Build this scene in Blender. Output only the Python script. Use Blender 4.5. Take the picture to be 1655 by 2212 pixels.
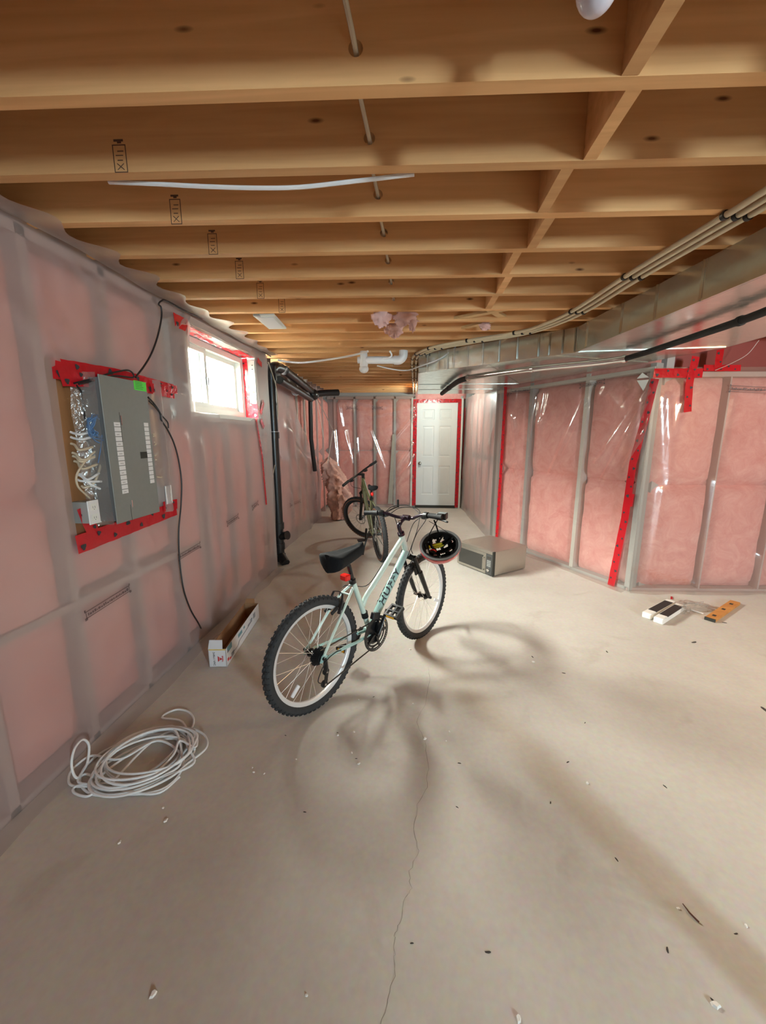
import bpy, bmesh, math, random
import numpy as np
from mathutils import Vector, Matrix, Euler

for o in list(bpy.data.objects):
    bpy.data.objects.remove(o, do_unlink=True)
scene = bpy.context.scene
COL = scene.collection
R_ = math.radians
rnd = random.Random(7)

# ------------------------------------------------------------------ camera
FPX, CX, CY = 857.0, 827.5, 1106.0
PITCH, YAW, CAMH = R_(10.9), R_(4.5), 1.45
FW = Vector((-math.sin(YAW)*math.cos(PITCH), math.cos(YAW)*math.cos(PITCH), -math.sin(PITCH)))
RT = Vector((math.cos(YAW), math.sin(YAW), 0))
UP = RT.cross(FW)
CAM = Vector((0, 0, CAMH))
cd = bpy.data.cameras.new('camera')
cam = bpy.data.objects.new('camera', cd)
COL.objects.link(cam)
cd.sensor_fit = 'VERTICAL'
cd.sensor_height = 24.0
cd.lens = FPX/2212.0*24.0
cd.clip_start = 0.02
cam.matrix_world = Matrix(((RT.x, UP.x, -FW.x, 0), (RT.y, UP.y, -FW.y, 0), (RT.z, UP.z, -FW.z, CAMH), (0, 0, 0, 1)))
scene.camera = cam

# ------------------------------------------------------------------ world, lights, exposure
vs = scene.view_settings
vs.view_transform = 'Standard'
vs.look = 'None'
vs.gamma = 1.0
vs.use_curve_mapping = False
vs.exposure = 0.44
w = bpy.data.worlds.new('world')
scene.world = w
w.use_nodes = True
bg = w.node_tree.nodes['Background']
bg.inputs['Color'].default_value = (1.0, 0.95, 0.90, 1)
bg.inputs['Strength'].default_value = 215.0

def portal(name, loc, rot, sx, sy):
    l = bpy.data.lights.new(name, 'AREA')
    l.shape = 'RECTANGLE'
    l.size, l.size_y = sx, sy
    l.cycles.is_portal = True
    o = bpy.data.objects.new(name, l)
    COL.objects.link(o)
    o.location = loc
    o.rotation_euler = rot
    return o
portal('window_portal', (-1.70, 3.30, 1.90), (0, R_(-90), 0), 0.56, 1.02)
portal('fill_window_portal', (3.22, -3.32, 1.72), (R_(90), 0, 0), 0.44, 1.14)  # sky light for the unseen window added behind the camera

BULB_W = 32.0            # added warm fill bulb on the right, just out of frame
FAR_POS = Vector((0.35, 6.80, 2.19)); FAR_W = 36.0  # added fill bulb hidden over the duct end
BULB_POS = Vector((2.75, 1.75, 1.98))
BULB_COL = (1.0, 0.63, 0.30)

# ------------------------------------------------------------------ pixel rays (1655 x 2212) onto real planes
def ray(px, py):
    return FW + RT*((px-CX)/FPX) - UP*((py-CY)/FPX)
def onx(px, py, X):
    d = ray(px, py); return CAM + d*((X-CAM.x)/d.x)
def ony(px, py, Y):
    d = ray(px, py); return CAM + d*((Y-CAM.y)/d.y)
def onz(px, py, Z):
    d = ray(px, py); return CAM + d*((Z-CAM.z)/d.z)
def onp(px, py, P, N):
    d = ray(px, py); return CAM + d*((Vector(P)-CAM).dot(N)/d.dot(N))

# ------------------------------------------------------------------ materials
MATS = {}
def nodes_of(name):
    m = bpy.data.materials.new(name)
    m.use_nodes = True
    nt = m.node_tree
    return m, nt, nt.nodes['Principled BSDF'], nt.nodes, nt.links
def add(nt, typ, **kw):
    n = nt.nodes.new(typ)
    for k, v in kw.items():
        if k in n.inputs: n.inputs[k].default_value = v
        else: setattr(n, k, v)
    return n
def simple(name, col, rough=0.5, metal=0.0, spec=0.5, noise=0.0, scale=20.0, bump=0.0, coat=0.0):
    m, nt, b, N, L = nodes_of(name)
    b.inputs['Roughness'].default_value = rough
    b.inputs['Metallic'].default_value = metal
    b.inputs['Specular IOR Level'].default_value = spec
    b.inputs['Coat Weight'].default_value = coat
    b.inputs['Base Color'].default_value = (*col, 1)
    if noise or bump:
        tc = N.new('ShaderNodeTexCoord')
        nz = add(nt, 'ShaderNodeTexNoise'); nz.inputs['Scale'].default_value = scale; nz.inputs['Detail'].default_value = 5
        L.new(tc.outputs['Object'], nz.inputs['Vector'])
        if noise:
            mx = N.new('ShaderNodeMix'); mx.data_type = 'RGBA'
            mx.inputs['A'].default_value = (*[c*(1-noise) for c in col], 1)
            mx.inputs['B'].default_value = (*[min(1, c*(1+noise)) for c in col], 1)
            L.new(nz.outputs['Fac'], mx.inputs['Factor'])
            L.new(mx.outputs['Result'], b.inputs['Base Color'])
        if bump:
            bp = N.new('ShaderNodeBump'); bp.inputs['Strength'].default_value = bump; bp.inputs['Distance'].default_value = 0.01
            L.new(nz.outputs['Fac'], bp.inputs['Height']); L.new(bp.outputs['Normal'], b.inputs['Normal'])
    MATS[name] = m
    return m

def mat_concrete():
    m, nt, b, N, L = nodes_of('concrete')
    tc = N.new('ShaderNodeTexCoord')
    n1 = add(nt, 'ShaderNodeTexNoise'); n1.inputs['Scale'].default_value = 1.3; n1.inputs['Detail'].default_value = 6; n1.inputs['Roughness'].default_value = 0.65
    n2 = add(nt, 'ShaderNodeTexNoise'); n2.inputs['Scale'].default_value = 45; n2.inputs['Detail'].default_value = 4
    n3 = add(nt, 'ShaderNodeTexNoise'); n3.inputs['Scale'].default_value = 3.2; n3.inputs['Detail'].default_value = 8; n3.inputs['Distortion'].default_value = 1.2
    for n in (n1, n2, n3): L.new(tc.outputs['Object'], n.inputs['Vector'])
    r1 = N.new('ShaderNodeValToRGB')
    r1.color_ramp.elements[0].position = 0.34; r1.color_ramp.elements[0].color = (0.52, 0.48, 0.43, 1)
    r1.color_ramp.elements[1].position = 0.66; r1.color_ramp.elements[1].color = (0.60, 0.56, 0.505, 1)
    L.new(n1.outputs['Fac'], r1.inputs['Fac'])
    r3 = N.new('ShaderNodeValToRGB')
    r3.color_ramp.elements[0].position = 0.27; r3.color_ramp.elements[0].color = (0.90, 0.885, 0.865, 1)
    r3.color_ramp.elements[1].position = 0.40; r3.color_ramp.elements[1].color = (1, 1, 1, 1)
    L.new(n3.outputs['Fac'], r3.inputs['Fac'])
    mx = N.new('ShaderNodeMix'); mx.data_type = 'RGBA'; mx.blend_type = 'MULTIPLY'; mx.inputs['Factor'].default_value = 1
    L.new(r1.outputs['Color'], mx.inputs['A']); L.new(r3.outputs['Color'], mx.inputs['B'])
    mx2 = N.new('ShaderNodeMix'); mx2.data_type = 'RGBA'; mx2.blend_type = 'OVERLAY'; mx2.inputs['Factor'].default_value = 0.16
    L.new(mx.outputs['Result'], mx2.inputs['A']); L.new(n2.outputs['Color'], mx2.inputs['B'])
    L.new(mx2.outputs['Result'], b.inputs['Base Color'])
    b.inputs['Roughness'].default_value = 0.62
    b.inputs['Specular IOR Level'].default_value = 0.35
    bp = N.new('ShaderNodeBump'); bp.inputs['Strength'].default_value = 0.10; bp.inputs['Distance'].default_value = 0.01
    L.new(n3.outputs['Fac'], bp.inputs['Height']); L.new(bp.outputs['Normal'], b.inputs['Normal'])
    MATS['concrete'] = m
mat_concrete()

def mat_wood(name, c0, c1, ck, axis=0, knots=True, sc=1.0):
    m, nt, b, N, L = nodes_of(name)
    tc = N.new('ShaderNodeTexCoord'); oi = N.new('ShaderNodeObjectInfo')
    off = N.new('ShaderNodeVectorMath'); off.operation = 'MULTIPLY_ADD'
    off.inputs[1].default_value = (1, 1, 1)
    cmb = N.new('ShaderNodeCombineXYZ')
    mu = N.new('ShaderNodeMath'); mu.operation = 'MULTIPLY'; mu.inputs[1].default_value = 37.0
    L.new(oi.outputs['Random'], mu.inputs[0])
    L.new(mu.outputs[0], cmb.inputs['X']); L.new(mu.outputs[0], cmb.inputs['Y']); L.new(mu.outputs[0], cmb.inputs['Z'])
    L.new(tc.outputs['Object'], off.inputs[0]); L.new(cmb.outputs[0], off.inputs[2])
    mp = N.new('ShaderNodeMapping')
    s = [26*sc]*3; s[axis] = 1.4*sc
    mp.inputs['Scale'].default_value = s
    L.new(off.outputs[0], mp.inputs['Vector'])
    n1 = add(nt, 'ShaderNodeTexNoise'); n1.inputs['Scale'].default_value = 1.0; n1.inputs['Detail'].default_value = 5; n1.inputs['Distortion'].default_value = 0.6
    L.new(mp.outputs[0], n1.inputs['Vector'])
    r1 = N.new('ShaderNodeValToRGB')
    r1.color_ramp.elements[0].position = 0.3; r1.color_ramp.elements[0].color = (*c0, 1)
    r1.color_ramp.elements[1].position = 0.7; r1.color_ramp.elements[1].color = (*c1, 1)
    L.new(n1.outputs['Fac'], r1.inputs['Fac'])
    out = r1.outputs['Color']
    if knots:
        mp2 = N.new('ShaderNodeMapping')
        s2 = [11.0]*3; s2[axis] = 3.6
        mp2.inputs['Scale'].default_value = s2
        L.new(off.outputs[0], mp2.inputs['Vector'])
        v = N.new('ShaderNodeTexVoronoi'); v.inputs['Scale'].default_value = 1.0
        L.new(mp2.outputs[0], v.inputs['Vector'])
        r2 = N.new('ShaderNodeValToRGB')
        r2.color_ramp.elements[0].position = 0.03; r2.color_ramp.elements[0].color = (1, 1, 1, 1)
        r2.color_ramp.elements[1].position = 0.10; r2.color_ramp.elements[1].color = (0, 0, 0, 1)
        L.new(v.outputs['Distance'], r2.inputs['Fac'])
        mx = N.new('ShaderNodeMix'); mx.data_type = 'RGBA'
        L.new(r2.outputs['Color'], mx.inputs['Factor']); L.new(out, mx.inputs['A']); mx.inputs['B'].default_value = (*ck, 1)
        out = mx.outputs['Result']
    hs = N.new('ShaderNodeHueSaturation')
    mr = N.new('ShaderNodeMapRange'); mr.inputs['To Min'].default_value = 0.86; mr.inputs['To Max'].default_value = 1.12
    L.new(oi.outputs['Random'], mr.inputs['Value']); L.new(mr.outputs[0], hs.inputs['Value'])
    L.new(out, hs.inputs['Color'])
    L.new(hs.outputs['Color'], b.inputs['Base Color'])
    b.inputs['Roughness'].default_value = 0.62
    b.inputs['Specular IOR Level'].default_value = 0.25
    bp = N.new('ShaderNodeBump'); bp.inputs['Strength'].default_value = 0.12; bp.inputs['Distance'].default_value = 0.004
    L.new(n1.outputs['Fac'], bp.inputs['Height']); L.new(bp.outputs['Normal'], b.inputs['Normal'])
    MATS[name] = m
mat_wood('joist_wood', (0.64, 0.34, 0.14), (0.78, 0.445, 0.20), (0.13, 0.045, 0.015))
mat_wood('plywood', (0.24, 0.115, 0.045), (0.34, 0.17, 0.075), (0.16, 0.07, 0.03), axis=2, knots=False)
mat_wood('subfloor_wood', (0.42, 0.26, 0.13), (0.55, 0.36, 0.19), (0.2, 0.1, 0.05), knots=False, sc=2.0)
mat_wood('pale_board', (0.58, 0.38, 0.18), (0.70, 0.48, 0.25), (0.3, 0.15, 0.06), knots=False)
mat_wood('orange_wood', (0.50, 0.20, 0.05), (0.62, 0.29, 0.08), (0.1, 0.04, 0.02), knots=False)

def mat_fiberglass():
    m, nt, b, N, L = nodes_of('fiberglass')
    tc = N.new('ShaderNodeTexCoord'); oi = N.new('ShaderNodeObjectInfo')
    ad = N.new('ShaderNodeVectorMath'); ad.operation = 'ADD'
    mu = N.new('ShaderNodeVectorMath'); mu.operation = 'SCALE'; mu.inputs[0].default_value = (17, 31, 23)
    L.new(oi.outputs['Random'], mu.inputs['Scale']); L.new(tc.outputs['Object'], ad.inputs[0]); L.new(mu.outputs[0], ad.inputs[1])
    n1 = add(nt, 'ShaderNodeTexNoise'); n1.inputs['Scale'].default_value = 7.0; n1.inputs['Detail'].default_value = 9; n1.inputs['Roughness'].default_value = 0.75; n1.inputs['Distortion'].default_value = 0.8
    L.new(ad.outputs[0], n1.inputs['Vector'])
    r = N.new('ShaderNodeValToRGB')
    r.color_ramp.elements[0].position = 0.30; r.color_ramp.elements[0].color = (0.72, 0.27, 0.24, 1)
    r.color_ramp.elements[1].position = 0.72; r.color_ramp.elements[1].color = (0.90, 0.50, 0.455, 1)
    L.new(n1.outputs['Fac'], r.inputs['Fac'])
    L.new(r.outputs['Color'], b.inputs['Base Color'])
    b.inputs['Roughness'].default_value = 0.95
    b.inputs['Specular IOR Level'].default_value = 0.05
    n2 = add(nt, 'ShaderNodeTexNoise'); n2.inputs['Scale'].default_value = 40; n2.inputs['Detail'].default_value = 6
    L.new(ad.outputs[0], n2.inputs['Vector'])
    bp = N.new('ShaderNodeBump'); bp.inputs['Strength'].default_value = 0.35; bp.inputs['Distance'].default_value = 0.01
    L.new(n2.outputs['Fac'], bp.inputs['Height']); L.new(bp.outputs['Normal'], b.inputs['Normal'])
    MATS['fiberglass'] = m
mat_fiberglass()

def mat_film(name, haze, gloss_rough, tint, bump=0.25, bscale=(3, 3, 3), ior=1.5):
    """thin polyethylene sheet: clear transmission + milky scatter + fresnel gloss"""
    m, nt, b, N, L = nodes_of(name)
    N.remove(b)
    out = [n for n in N if n.type == 'OUTPUT_MATERIAL'][0]
    tr = N.new('ShaderNodeBsdfTransparent'); tr.inputs['Color'].default_value = (0.97, 0.96, 0.95, 1)
    df = N.new('ShaderNodeBsdfDiffuse'); df.inputs['Color'].default_value = (*tint, 1)
    tl = N.new('ShaderNodeBsdfTranslucent'); tl.inputs['Color'].default_value = (*tint, 1)
    gl = N.new('ShaderNodeBsdfGlossy'); gl.inputs['Roughness'].default_value = gloss_rough; gl.inputs['Color'].default_value = (0.9, 0.9, 0.88, 1)
    tc = N.new('ShaderNodeTexCoord')
    mp = N.new('ShaderNodeMapping'); mp.inputs['Scale'].default_value = bscale
    L.new(tc.outputs['Object'], mp.inputs['Vector'])
    nz = add(nt, 'ShaderNodeTexNoise'); nz.inputs['Scale'].default_value = 1.0; nz.inputs['Detail'].default_value = 3; nz.inputs['Distortion'].default_value = 0.8
    L.new(mp.outputs[0], nz.inputs['Vector'])
    bp = N.new('ShaderNodeBump'); bp.inputs['Strength'].default_value = bump; bp.inputs['Distance'].default_value = 0.05
    L.new(nz.outputs['Fac'], bp.inputs['Height'])
    L.new(bp.outputs['Normal'], gl.inputs['Normal'])
    m1 = N.new('ShaderNodeMixShader'); m1.inputs['Fac'].default_value = 0.35
    L.new(df.outputs[0], m1.inputs[1]); L.new(tl.outputs[0], m1.inputs[2])
    m2 = N.new('ShaderNodeMixShader'); m2.inputs['Fac'].default_value = haze
    L.new(tr.outputs[0], m2.inputs[1]); L.new(m1.outputs[0], m2.inputs[2])
    lw = N.new('ShaderNodeLayerWeight'); lw.inputs['Blend'].default_value = 0.5
    L.new(bp.outputs['Normal'], lw.inputs['Normal'])
    pw = N.new('ShaderNodeMath'); pw.operation = 'POWER'; pw.inputs[1].default_value = 4.0
    L.new(lw.outputs['Facing'], pw.inputs[0])
    fr = N.new('ShaderNodeMath'); fr.operation = 'MULTIPLY_ADD'; fr.inputs[1].default_value = 0.55; fr.inputs[2].default_value = ior
    L.new(pw.outputs[0], fr.inputs[0])
    m3 = N.new('ShaderNodeMixShader')
    L.new(fr.outputs[0], m3.inputs['Fac']); L.new(m2.outputs[0], m3.inputs[1]); L.new(gl.outputs[0], m3.inputs[2])
    L.new(m3.outputs[0], out.inputs['Surface'])
    MATS[name] = m
mat_film('film', 0.10, 0.17, (0.80, 0.72, 0.68), 0.10, (6, 6, 6), 0.19)
mat_film('film_milky', 0.46, 0.28, (0.66, 0.57, 0.555), 0.08, (3, 2.5, 2.5), 0.05)
mat_film('bag_film', 0.25, 0.2, (0.7, 0.62, 0.56), 0.3, (20, 20, 20), 0.09)

def mat_glass(name, tint):
    m, nt, b, N, L = nodes_of(name)
    N.remove(b)
    out = [n for n in N if n.type == 'OUTPUT_MATERIAL'][0]
    tr = N.new('ShaderNodeBsdfTransparent'); tr.inputs['Color'].default_value = (*tint, 1)
    gl = N.new('ShaderNodeBsdfGlossy'); gl.inputs['Roughness'].default_value = 0.02
    lw = N.new('ShaderNodeLayerWeight'); lw.inputs['Blend'].default_value = 0.5
    pw = N.new('ShaderNodeMath'); pw.operation = 'POWER'; pw.inputs[1].default_value = 5.0
    L.new(lw.outputs['Facing'], pw.inputs[0])
    fr = N.new('ShaderNodeMath'); fr.operation = 'MULTIPLY_ADD'; fr.inputs[1].default_value = 0.6; fr.inputs[2].default_value = 0.04
    L.new(pw.outputs[0], fr.inputs[0])
    mx = N.new('ShaderNodeMixShader')
    L.new(fr.outputs[0], mx.inputs['Fac']); L.new(tr.outputs[0], mx.inputs[1]); L.new(gl.outputs[0], mx.inputs[2])
    L.new(mx.outputs[0], out.inputs['Surface'])
    MATS[name] = m
mat_glass('glass', (0.93, 0.97, 0.95))
mat_glass('blue_glass', (0.78, 0.92, 1.0))  # tint cools the light from the window added behind the camera

def mat_tape():
    m, nt, b, N, L = nodes_of('red_tape')
    out = [n for n in N if n.type == 'OUTPUT_MATERIAL'][0]
    b.inputs['Base Color'].default_value = (0.60, 0.012, 0.022, 1)
    b.inputs['Roughness'].default_value = 0.22
    tl = N.new('ShaderNodeBsdfTranslucent'); tl.inputs['Color'].default_value = (0.8, 0.03, 0.04, 1)
    mx = N.new('ShaderNodeMixShader'); mx.inputs['Fac'].default_value = 0.25
    tc = N.new('ShaderNodeTexCoord')
    nz = add(nt, 'ShaderNodeTexNoise'); nz.inputs['Scale'].default_value = 22; nz.inputs['Detail'].default_value = 3
    L.new(tc.outputs['Object'], nz.inputs['Vector'])
    bp = N.new('ShaderNodeBump'); bp.inputs['Strength'].default_value = 0.5; bp.inputs['Distance'].default_value = 0.01
    L.new(nz.outputs['Fac'], bp.inputs['Height']); L.new(bp.outputs['Normal'], b.inputs['Normal'])
    L.new(b.outputs[0], mx.inputs[1]); L.new(tl.outputs[0], mx.inputs[2]); L.new(mx.outputs[0], out.inputs['Surface'])
    MATS['red_tape'] = m
mat_tape()

def mat_galv():
    m, nt, b, N, L = nodes_of('galvanized')
    tc = N.new('ShaderNodeTexCoord')
    v = N.new('ShaderNodeTexVoronoi'); v.inputs['Scale'].default_value = 28
    L.new(tc.outputs['Object'], v.inputs['Vector'])
    r = N.new('ShaderNodeMapRange'); r.inputs['To Min'].default_value = 0.16; r.inputs['To Max'].default_value = 0.27
    L.new(v.outputs['Color'], r.inputs['Value']); L.new(r.outputs[0], b.inputs['Roughness'])
    n = add(nt, 'ShaderNodeTexNoise'); n.inputs['Scale'].default_value = 6; n.inputs['Detail'].default_value = 3
    L.new(tc.outputs['Object'], n.inputs['Vector'])
    bp = N.new('ShaderNodeBump'); bp.inputs['Strength'].default_value = 0.06; bp.inputs['Distance'].default_value = 0.02
    L.new(n.outputs['Fac'], bp.inputs['Height']); L.new(bp.outputs['Normal'], b.inputs['Normal'])
    b.inputs['Base Color'].default_value = (0.62, 0.66, 0.61, 1)
    b.inputs['Metallic'].default_value = 0.80
    MATS['galvanized'] = m
mat_galv()

simple('black_abs', (0.012, 0.012, 0.013), 0.32)
simple('black_rubber', (0.014, 0.014, 0.015), 0.75, noise=0.25, scale=60)
simple('tire_rubber', (0.030, 0.030, 0.031), 0.8, noise=0.3, scale=50)
simple('tan_rubber', (0.20, 0.085, 0.045), 0.7)
simple('black_metal', (0.010, 0.010, 0.011), 0.28)
simple('black_plastic', (0.012, 0.012, 0.012), 0.45)
simple('black_fabric', (0.010, 0.010, 0.011), 0.85, spec=0.2, noise=0.3, scale=90, bump=0.1)
simple('dark_purple_metal', (0.022, 0.012, 0.020), 0.25)
simple('mint_paint', (0.36, 0.56, 0.52), 0.22, coat=0.6)
simple('mint_light_paint', (0.60, 0.74, 0.66), 0.22, coat=0.6)
simple('olive_paint', (0.105, 0.105, 0.048), 0.4)
simple('chrome', (0.75, 0.74, 0.72), 0.15, metal=1.0)
simple('alloy', (0.72, 0.72, 0.72), 0.42, metal=0.35)
simple('spoke_metal', (0.85, 0.82, 0.76), 0.3, metal=0.6)
simple('white_plastic', (0.72, 0.72, 0.72), 0.4)
simple('white_cable', (0.80, 0.80, 0.80), 0.45)
simple('cream_pipe', (0.66, 0.57, 0.40), 0.45)
simple('cream_cable', (0.62, 0.52, 0.38), 0.5)
simple('white_paint', (0.66, 0.68, 0.66), 0.45, noise=0.03, scale=8)
simple('vinyl_white', (0.74, 0.75, 0.70), 0.35)
simple('panel_grey', (0.205, 0.215, 0.20), 0.42, noise=0.06, scale=40)
simple('panel_dark', (0.17, 0.17, 0.17), 0.35)
simple('ink', (0.03, 0.03, 0.035), 0.6)
simple('faded_ink', (0.13, 0.095, 0.095), 0.7)
simple('wood_ink', (0.10, 0.05, 0.03), 0.8)
simple('label_white', (0.74, 0.73, 0.73), 0.6)
simple('green_sticker', (0.10, 0.72, 0.07), 0.5)
simple('blue_cable', (0.10, 0.20, 0.38), 0.45)
simple('red_lens', (0.75, 0.02, 0.015), 0.15)
simple('red_shell', (0.72, 0.02, 0.03), 0.2, coat=0.5)
simple('yellow_pad', (0.80, 0.72, 0.03), 0.7)
simple('grey_foam', (0.16, 0.16, 0.16), 0.6)
simple('amber', (0.85, 0.42, 0.03), 0.2)
simple('stainless', (0.50, 0.47, 0.41), 0.34, metal=0.9, noise=0.05, scale=60)
simple('dark_glass', (0.045, 0.043, 0.038), 0.14)
simple('dark_grey', (0.06, 0.06, 0.058), 0.4)
simple('carton_brown', (0.36, 0.19, 0.09), 0.8, noise=0.1, scale=30)
simple('carton_white', (0.72, 0.71, 0.72), 0.5)
simple('carton_grey_print', (0.28, 0.28, 0.30), 0.5)
simple('carton_teal_print', (0.12, 0.28, 0.34), 0.5)
simple('carton_yellow_print', (0.70, 0.50, 0.10), 0.5)
simple('logo_red', (0.62, 0.03, 0.03), 0.5)
simple('foam_white', (0.80, 0.77, 0.72), 0.8)
simple('black_tape', (0.014, 0.014, 0.013), 0.55)
simple('stud_metal', (0.42, 0.43, 0.41), 0.42, metal=0.25)
simple('stud_white', (0.62, 0.62, 0.56), 0.45)
simple('stud_dark', (0.50, 0.38, 0.35), 0.6)
simple('grey_stick', (0.33, 0.31, 0.26), 0.7, noise=0.15)
simple('concrete_wall', (0.45, 0.43, 0.41), 0.9, noise=0.1, scale=4)
simple('knob_metal', (0.24, 0.22, 0.18), 0.3, metal=0.9)
simple('dark_gap', (0.03, 0.028, 0.022), 0.8)
simple('crack_dark', (0.30, 0.27, 0.235), 0.9)
simple('well_metal', (0.80, 0.82, 0.80), 0.6)
simple('leaf', (0.14, 0.30, 0.06), 0.6)
simple('flower_yellow', (0.62, 0.60, 0.10), 0.6)
simple('soil', (0.50, 0.48, 0.44), 0.9, noise=0.3, scale=30)
simple('lint_dark', (0.05, 0.04, 0.035), 0.9)
simple('twig', (0.09, 0.03, 0.02), 0.7)
simple('bulb_glass_off', (0.62, 0.58, 0.66), 0.25)
simple('cavity_red', (0.25, 0.05, 0.04), 0.5)  # dark red painted for the shaded cavity above the right wall
simple('black_cord', (0.014, 0.012, 0.013), 0.5)
simple('thread', (0.55, 0.5, 0.47), 0.5)

# ------------------------------------------------------------------ mesh builder
def V(*a):
    return Vector(a[0]) if len(a) == 1 else Vector(a)
def frame_axes(d):
    d = d.normalized()
    a = Vector((0, 0, 1)) if abs(d.z) < 0.9 else Vector((1, 0, 0))
    x = a.cross(d).normalized()
    return x, d.cross(x)
def smooth_path(pts, sub=6, closed=False):
    P = [V(p) for p in pts]
    n = len(P); out = []
    rng = range(n if closed else n-1)
    for i in rng:
        if closed:
            p0, p1, p2, p3 = P[(i-1) % n], P[i], P[(i+1) % n], P[(i+2) % n]
        else:
            p1, p2 = P[i], P[i+1]
            p0 = P[i-1] if i else p1+(p1-p2)
            p3 = P[i+2] if i+2 < n else p2+(p2-p1)
        for k in range(sub):
            t = k/sub
            out.append(0.5*((2*p1)+(p2-p0)*t+(2*p0-5*p1+4*p2-p3)*t*t+(3*p1-p0-3*p2+p3)*t**3))
    if not closed: out.append(P[-1])
    return out

class MB:
    def __init__(s):
        s.v = []; s.f = []; s.mi = []; s.cur = 0
    def face(s, idx):
        s.f.append(tuple(idx)); s.mi.append(s.cur)
    def box(s, lo, hi, M=None, bev=0.0):
        x0, y0, z0 = lo; x1, y1, z1 = hi
        if bev > 0:
            b = bev; n = len(s.v)
            vv = []
            for sx in (0, 1):
                for sy in (0, 1):
                    for sz in (0, 1):
                        x = (x0, x1)[sx]; y = (y0, y1)[sy]; z = (z0, z1)[sz]
                        ix = x+(b, -b)[sx]; iy = y+(b, -b)[sy]; iz = z+(b, -b)[sz]
                        vv += [(x, iy, iz), (ix, y, iz), (ix, iy, z)]
            def I(sx, sy, sz, a): return n+(sx*4+sy*2+sz)*3+a
            fs = []
            for sx in (0, 1):
                q = [I(sx, 0, 0, 0), I(sx, 1, 0, 0), I(sx, 1, 1, 0), I(sx, 0, 1, 0)]; fs.append(q if sx else q[::-1])
            for sy in (0, 1):
                q = [I(0, sy, 0, 1), I(1, sy, 0, 1), I(1, sy, 1, 1), I(0, sy, 1, 1)]; fs.append(q[::-1] if sy else q)
            for sz in (0, 1):
                q = [I(0, 0, sz, 2), I(1, 0, sz, 2), I(1, 1, sz, 2), I(0, 1, sz, 2)]; fs.append(q if sz else q[::-1])
            for sx in (0, 1):
                for sy in (0, 1):
                    fs.append([I(sx, sy, 0, 0), I(sx, sy, 0, 1), I(sx, sy, 1, 1), I(sx, sy, 1, 0)])
            for sx in (0, 1):
                for sz in (0, 1):
                    fs.append([I(sx, 0, sz, 0), I(sx, 0, sz, 2), I(sx, 1, sz, 2), I(sx, 1, sz, 0)])
            for sy in (0, 1):
                for sz in (0, 1):
                    fs.append([I(0, sy, sz, 1), I(0, sy, sz, 2), I(1, sy, sz, 2), I(1, sy, sz, 1)])
            for sx in (0, 1):
                for sy in (0, 1):
                    for sz in (0, 1):
                        fs.append([I(sx, sy, sz, 0), I(sx, sy, sz, 1), I(sx, sy, sz, 2)])
            s.v += [V(p) if M is None else M @ V(p) for p in vv]
            for q in fs: s.face(q)
            s.fix = True
            return s
        n = len(s.v)
        for p in ((x0, y0, z0), (x1, y0, z0), (x1, y1, z0), (x0, y1, z0), (x0, y0, z1), (x1, y0, z1), (x1, y1, z1), (x0, y1, z1)):
            s.v.append(V(p) if M is None else M @ V(p))
        for q in ((0, 3, 2, 1), (4, 5, 6, 7), (0, 1, 5, 4), (1, 2, 6, 5), (2, 3, 7, 6), (3, 0, 4, 7)):
            s.face([n+i for i in q])
        return s
    def tube(s, pts, r, n=8, closed=False, caps=True, flat=1.0, ref=None):
        P = [V(p) for p in pts]
        m = len(P); base = len(s.v)
        rr = r if isinstance(r, (list, tuple)) else [r]*m
        px = None
        for i, p in enumerate(P):
            if closed: d = P[(i+1) % m]-P[i-1]
            else: d = P[min(i+1, m-1)]-P[max(i-1, 0)]
            if d.length < 1e-9: d = Vector((0, 0, 1))
            d.normalize()
            if px is None:
                if ref is not None:
                    x = (V(ref)-d*V(ref).dot(d)).normalized()
                else: x = frame_axes(d)[0]
            else:
                x = px-d*px.dot(d)
                x = x.normalized() if x.length > 1e-6 else frame_axes(d)[0]
            px = x; y = d.cross(x)
            for k in range(n):
                a = 2*math.pi*k/n
                s.v.append(p+x*(math.cos(a)*rr[i])+y*(math.sin(a)*rr[i]*flat))
        for i in range(m if closed else m-1):
            j = (i+1) % m
            for k in range(n):
                l = (k+1) % n
                s.face((base+i*n+k, base+i*n+l, base+j*n+l, base+j*n+k))
        if caps and not closed:
            s.face([base+k for k in range(n)][::-1]); s.face([base+(m-1)*n+k for k in range(n)])
        return s
    def cyl(s, a, b, r0, r1=None, n=16):
        return s.tube([a, b], [r0, r0 if r1 is None else r1], n)
    def lathe(s, prof, M, n=20):
        """prof: (radius, height) pairs along local z"""
        base = len(s.v); m = len(prof)
        for r, h in prof:
            for k in range(n):
                a = 2*math.pi*k/n
                s.v.append(M @ Vector((r*math.cos(a), r*math.sin(a), h)))
        for i in range(m-1):
            for k in range(n):
                l = (k+1) % n
                s.face((base+i*n+k, base+i*n+l, base+(i+1)*n+l, base+(i+1)*n+k))
        s.face([base+k for k in range(n)][::-1]); s.face([base+(m-1)*n+k for k in range(n)])
        return s
    def ellipsoid(s, c, rx, ry, rz, nu=16, nv=10, M=None, wob=0.0, seed=0):
        rg = random.Random(seed); base = len(s.v); c = V(c)
        for j in range(nv+1):
            t = math.pi*j/nv
            for i in range(nu):
                a = 2*math.pi*i/nu
                k = 1+wob*(rg.random()-0.5)*2
                p = Vector((rx*math.sin(t)*math.cos(a)*k, ry*math.sin(t)*math.sin(a)*k, rz*math.cos(t)*k))
                if M is not None: p = M @ p
                s.v.append(c+p)
        for j in range(nv):
            for i in range(nu):
                l = (i+1) % nu
                s.face((base+j*nu+i, base+(j+1)*nu+i, base+(j+1)*nu+l, base+j*nu+l))
        return s
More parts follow.
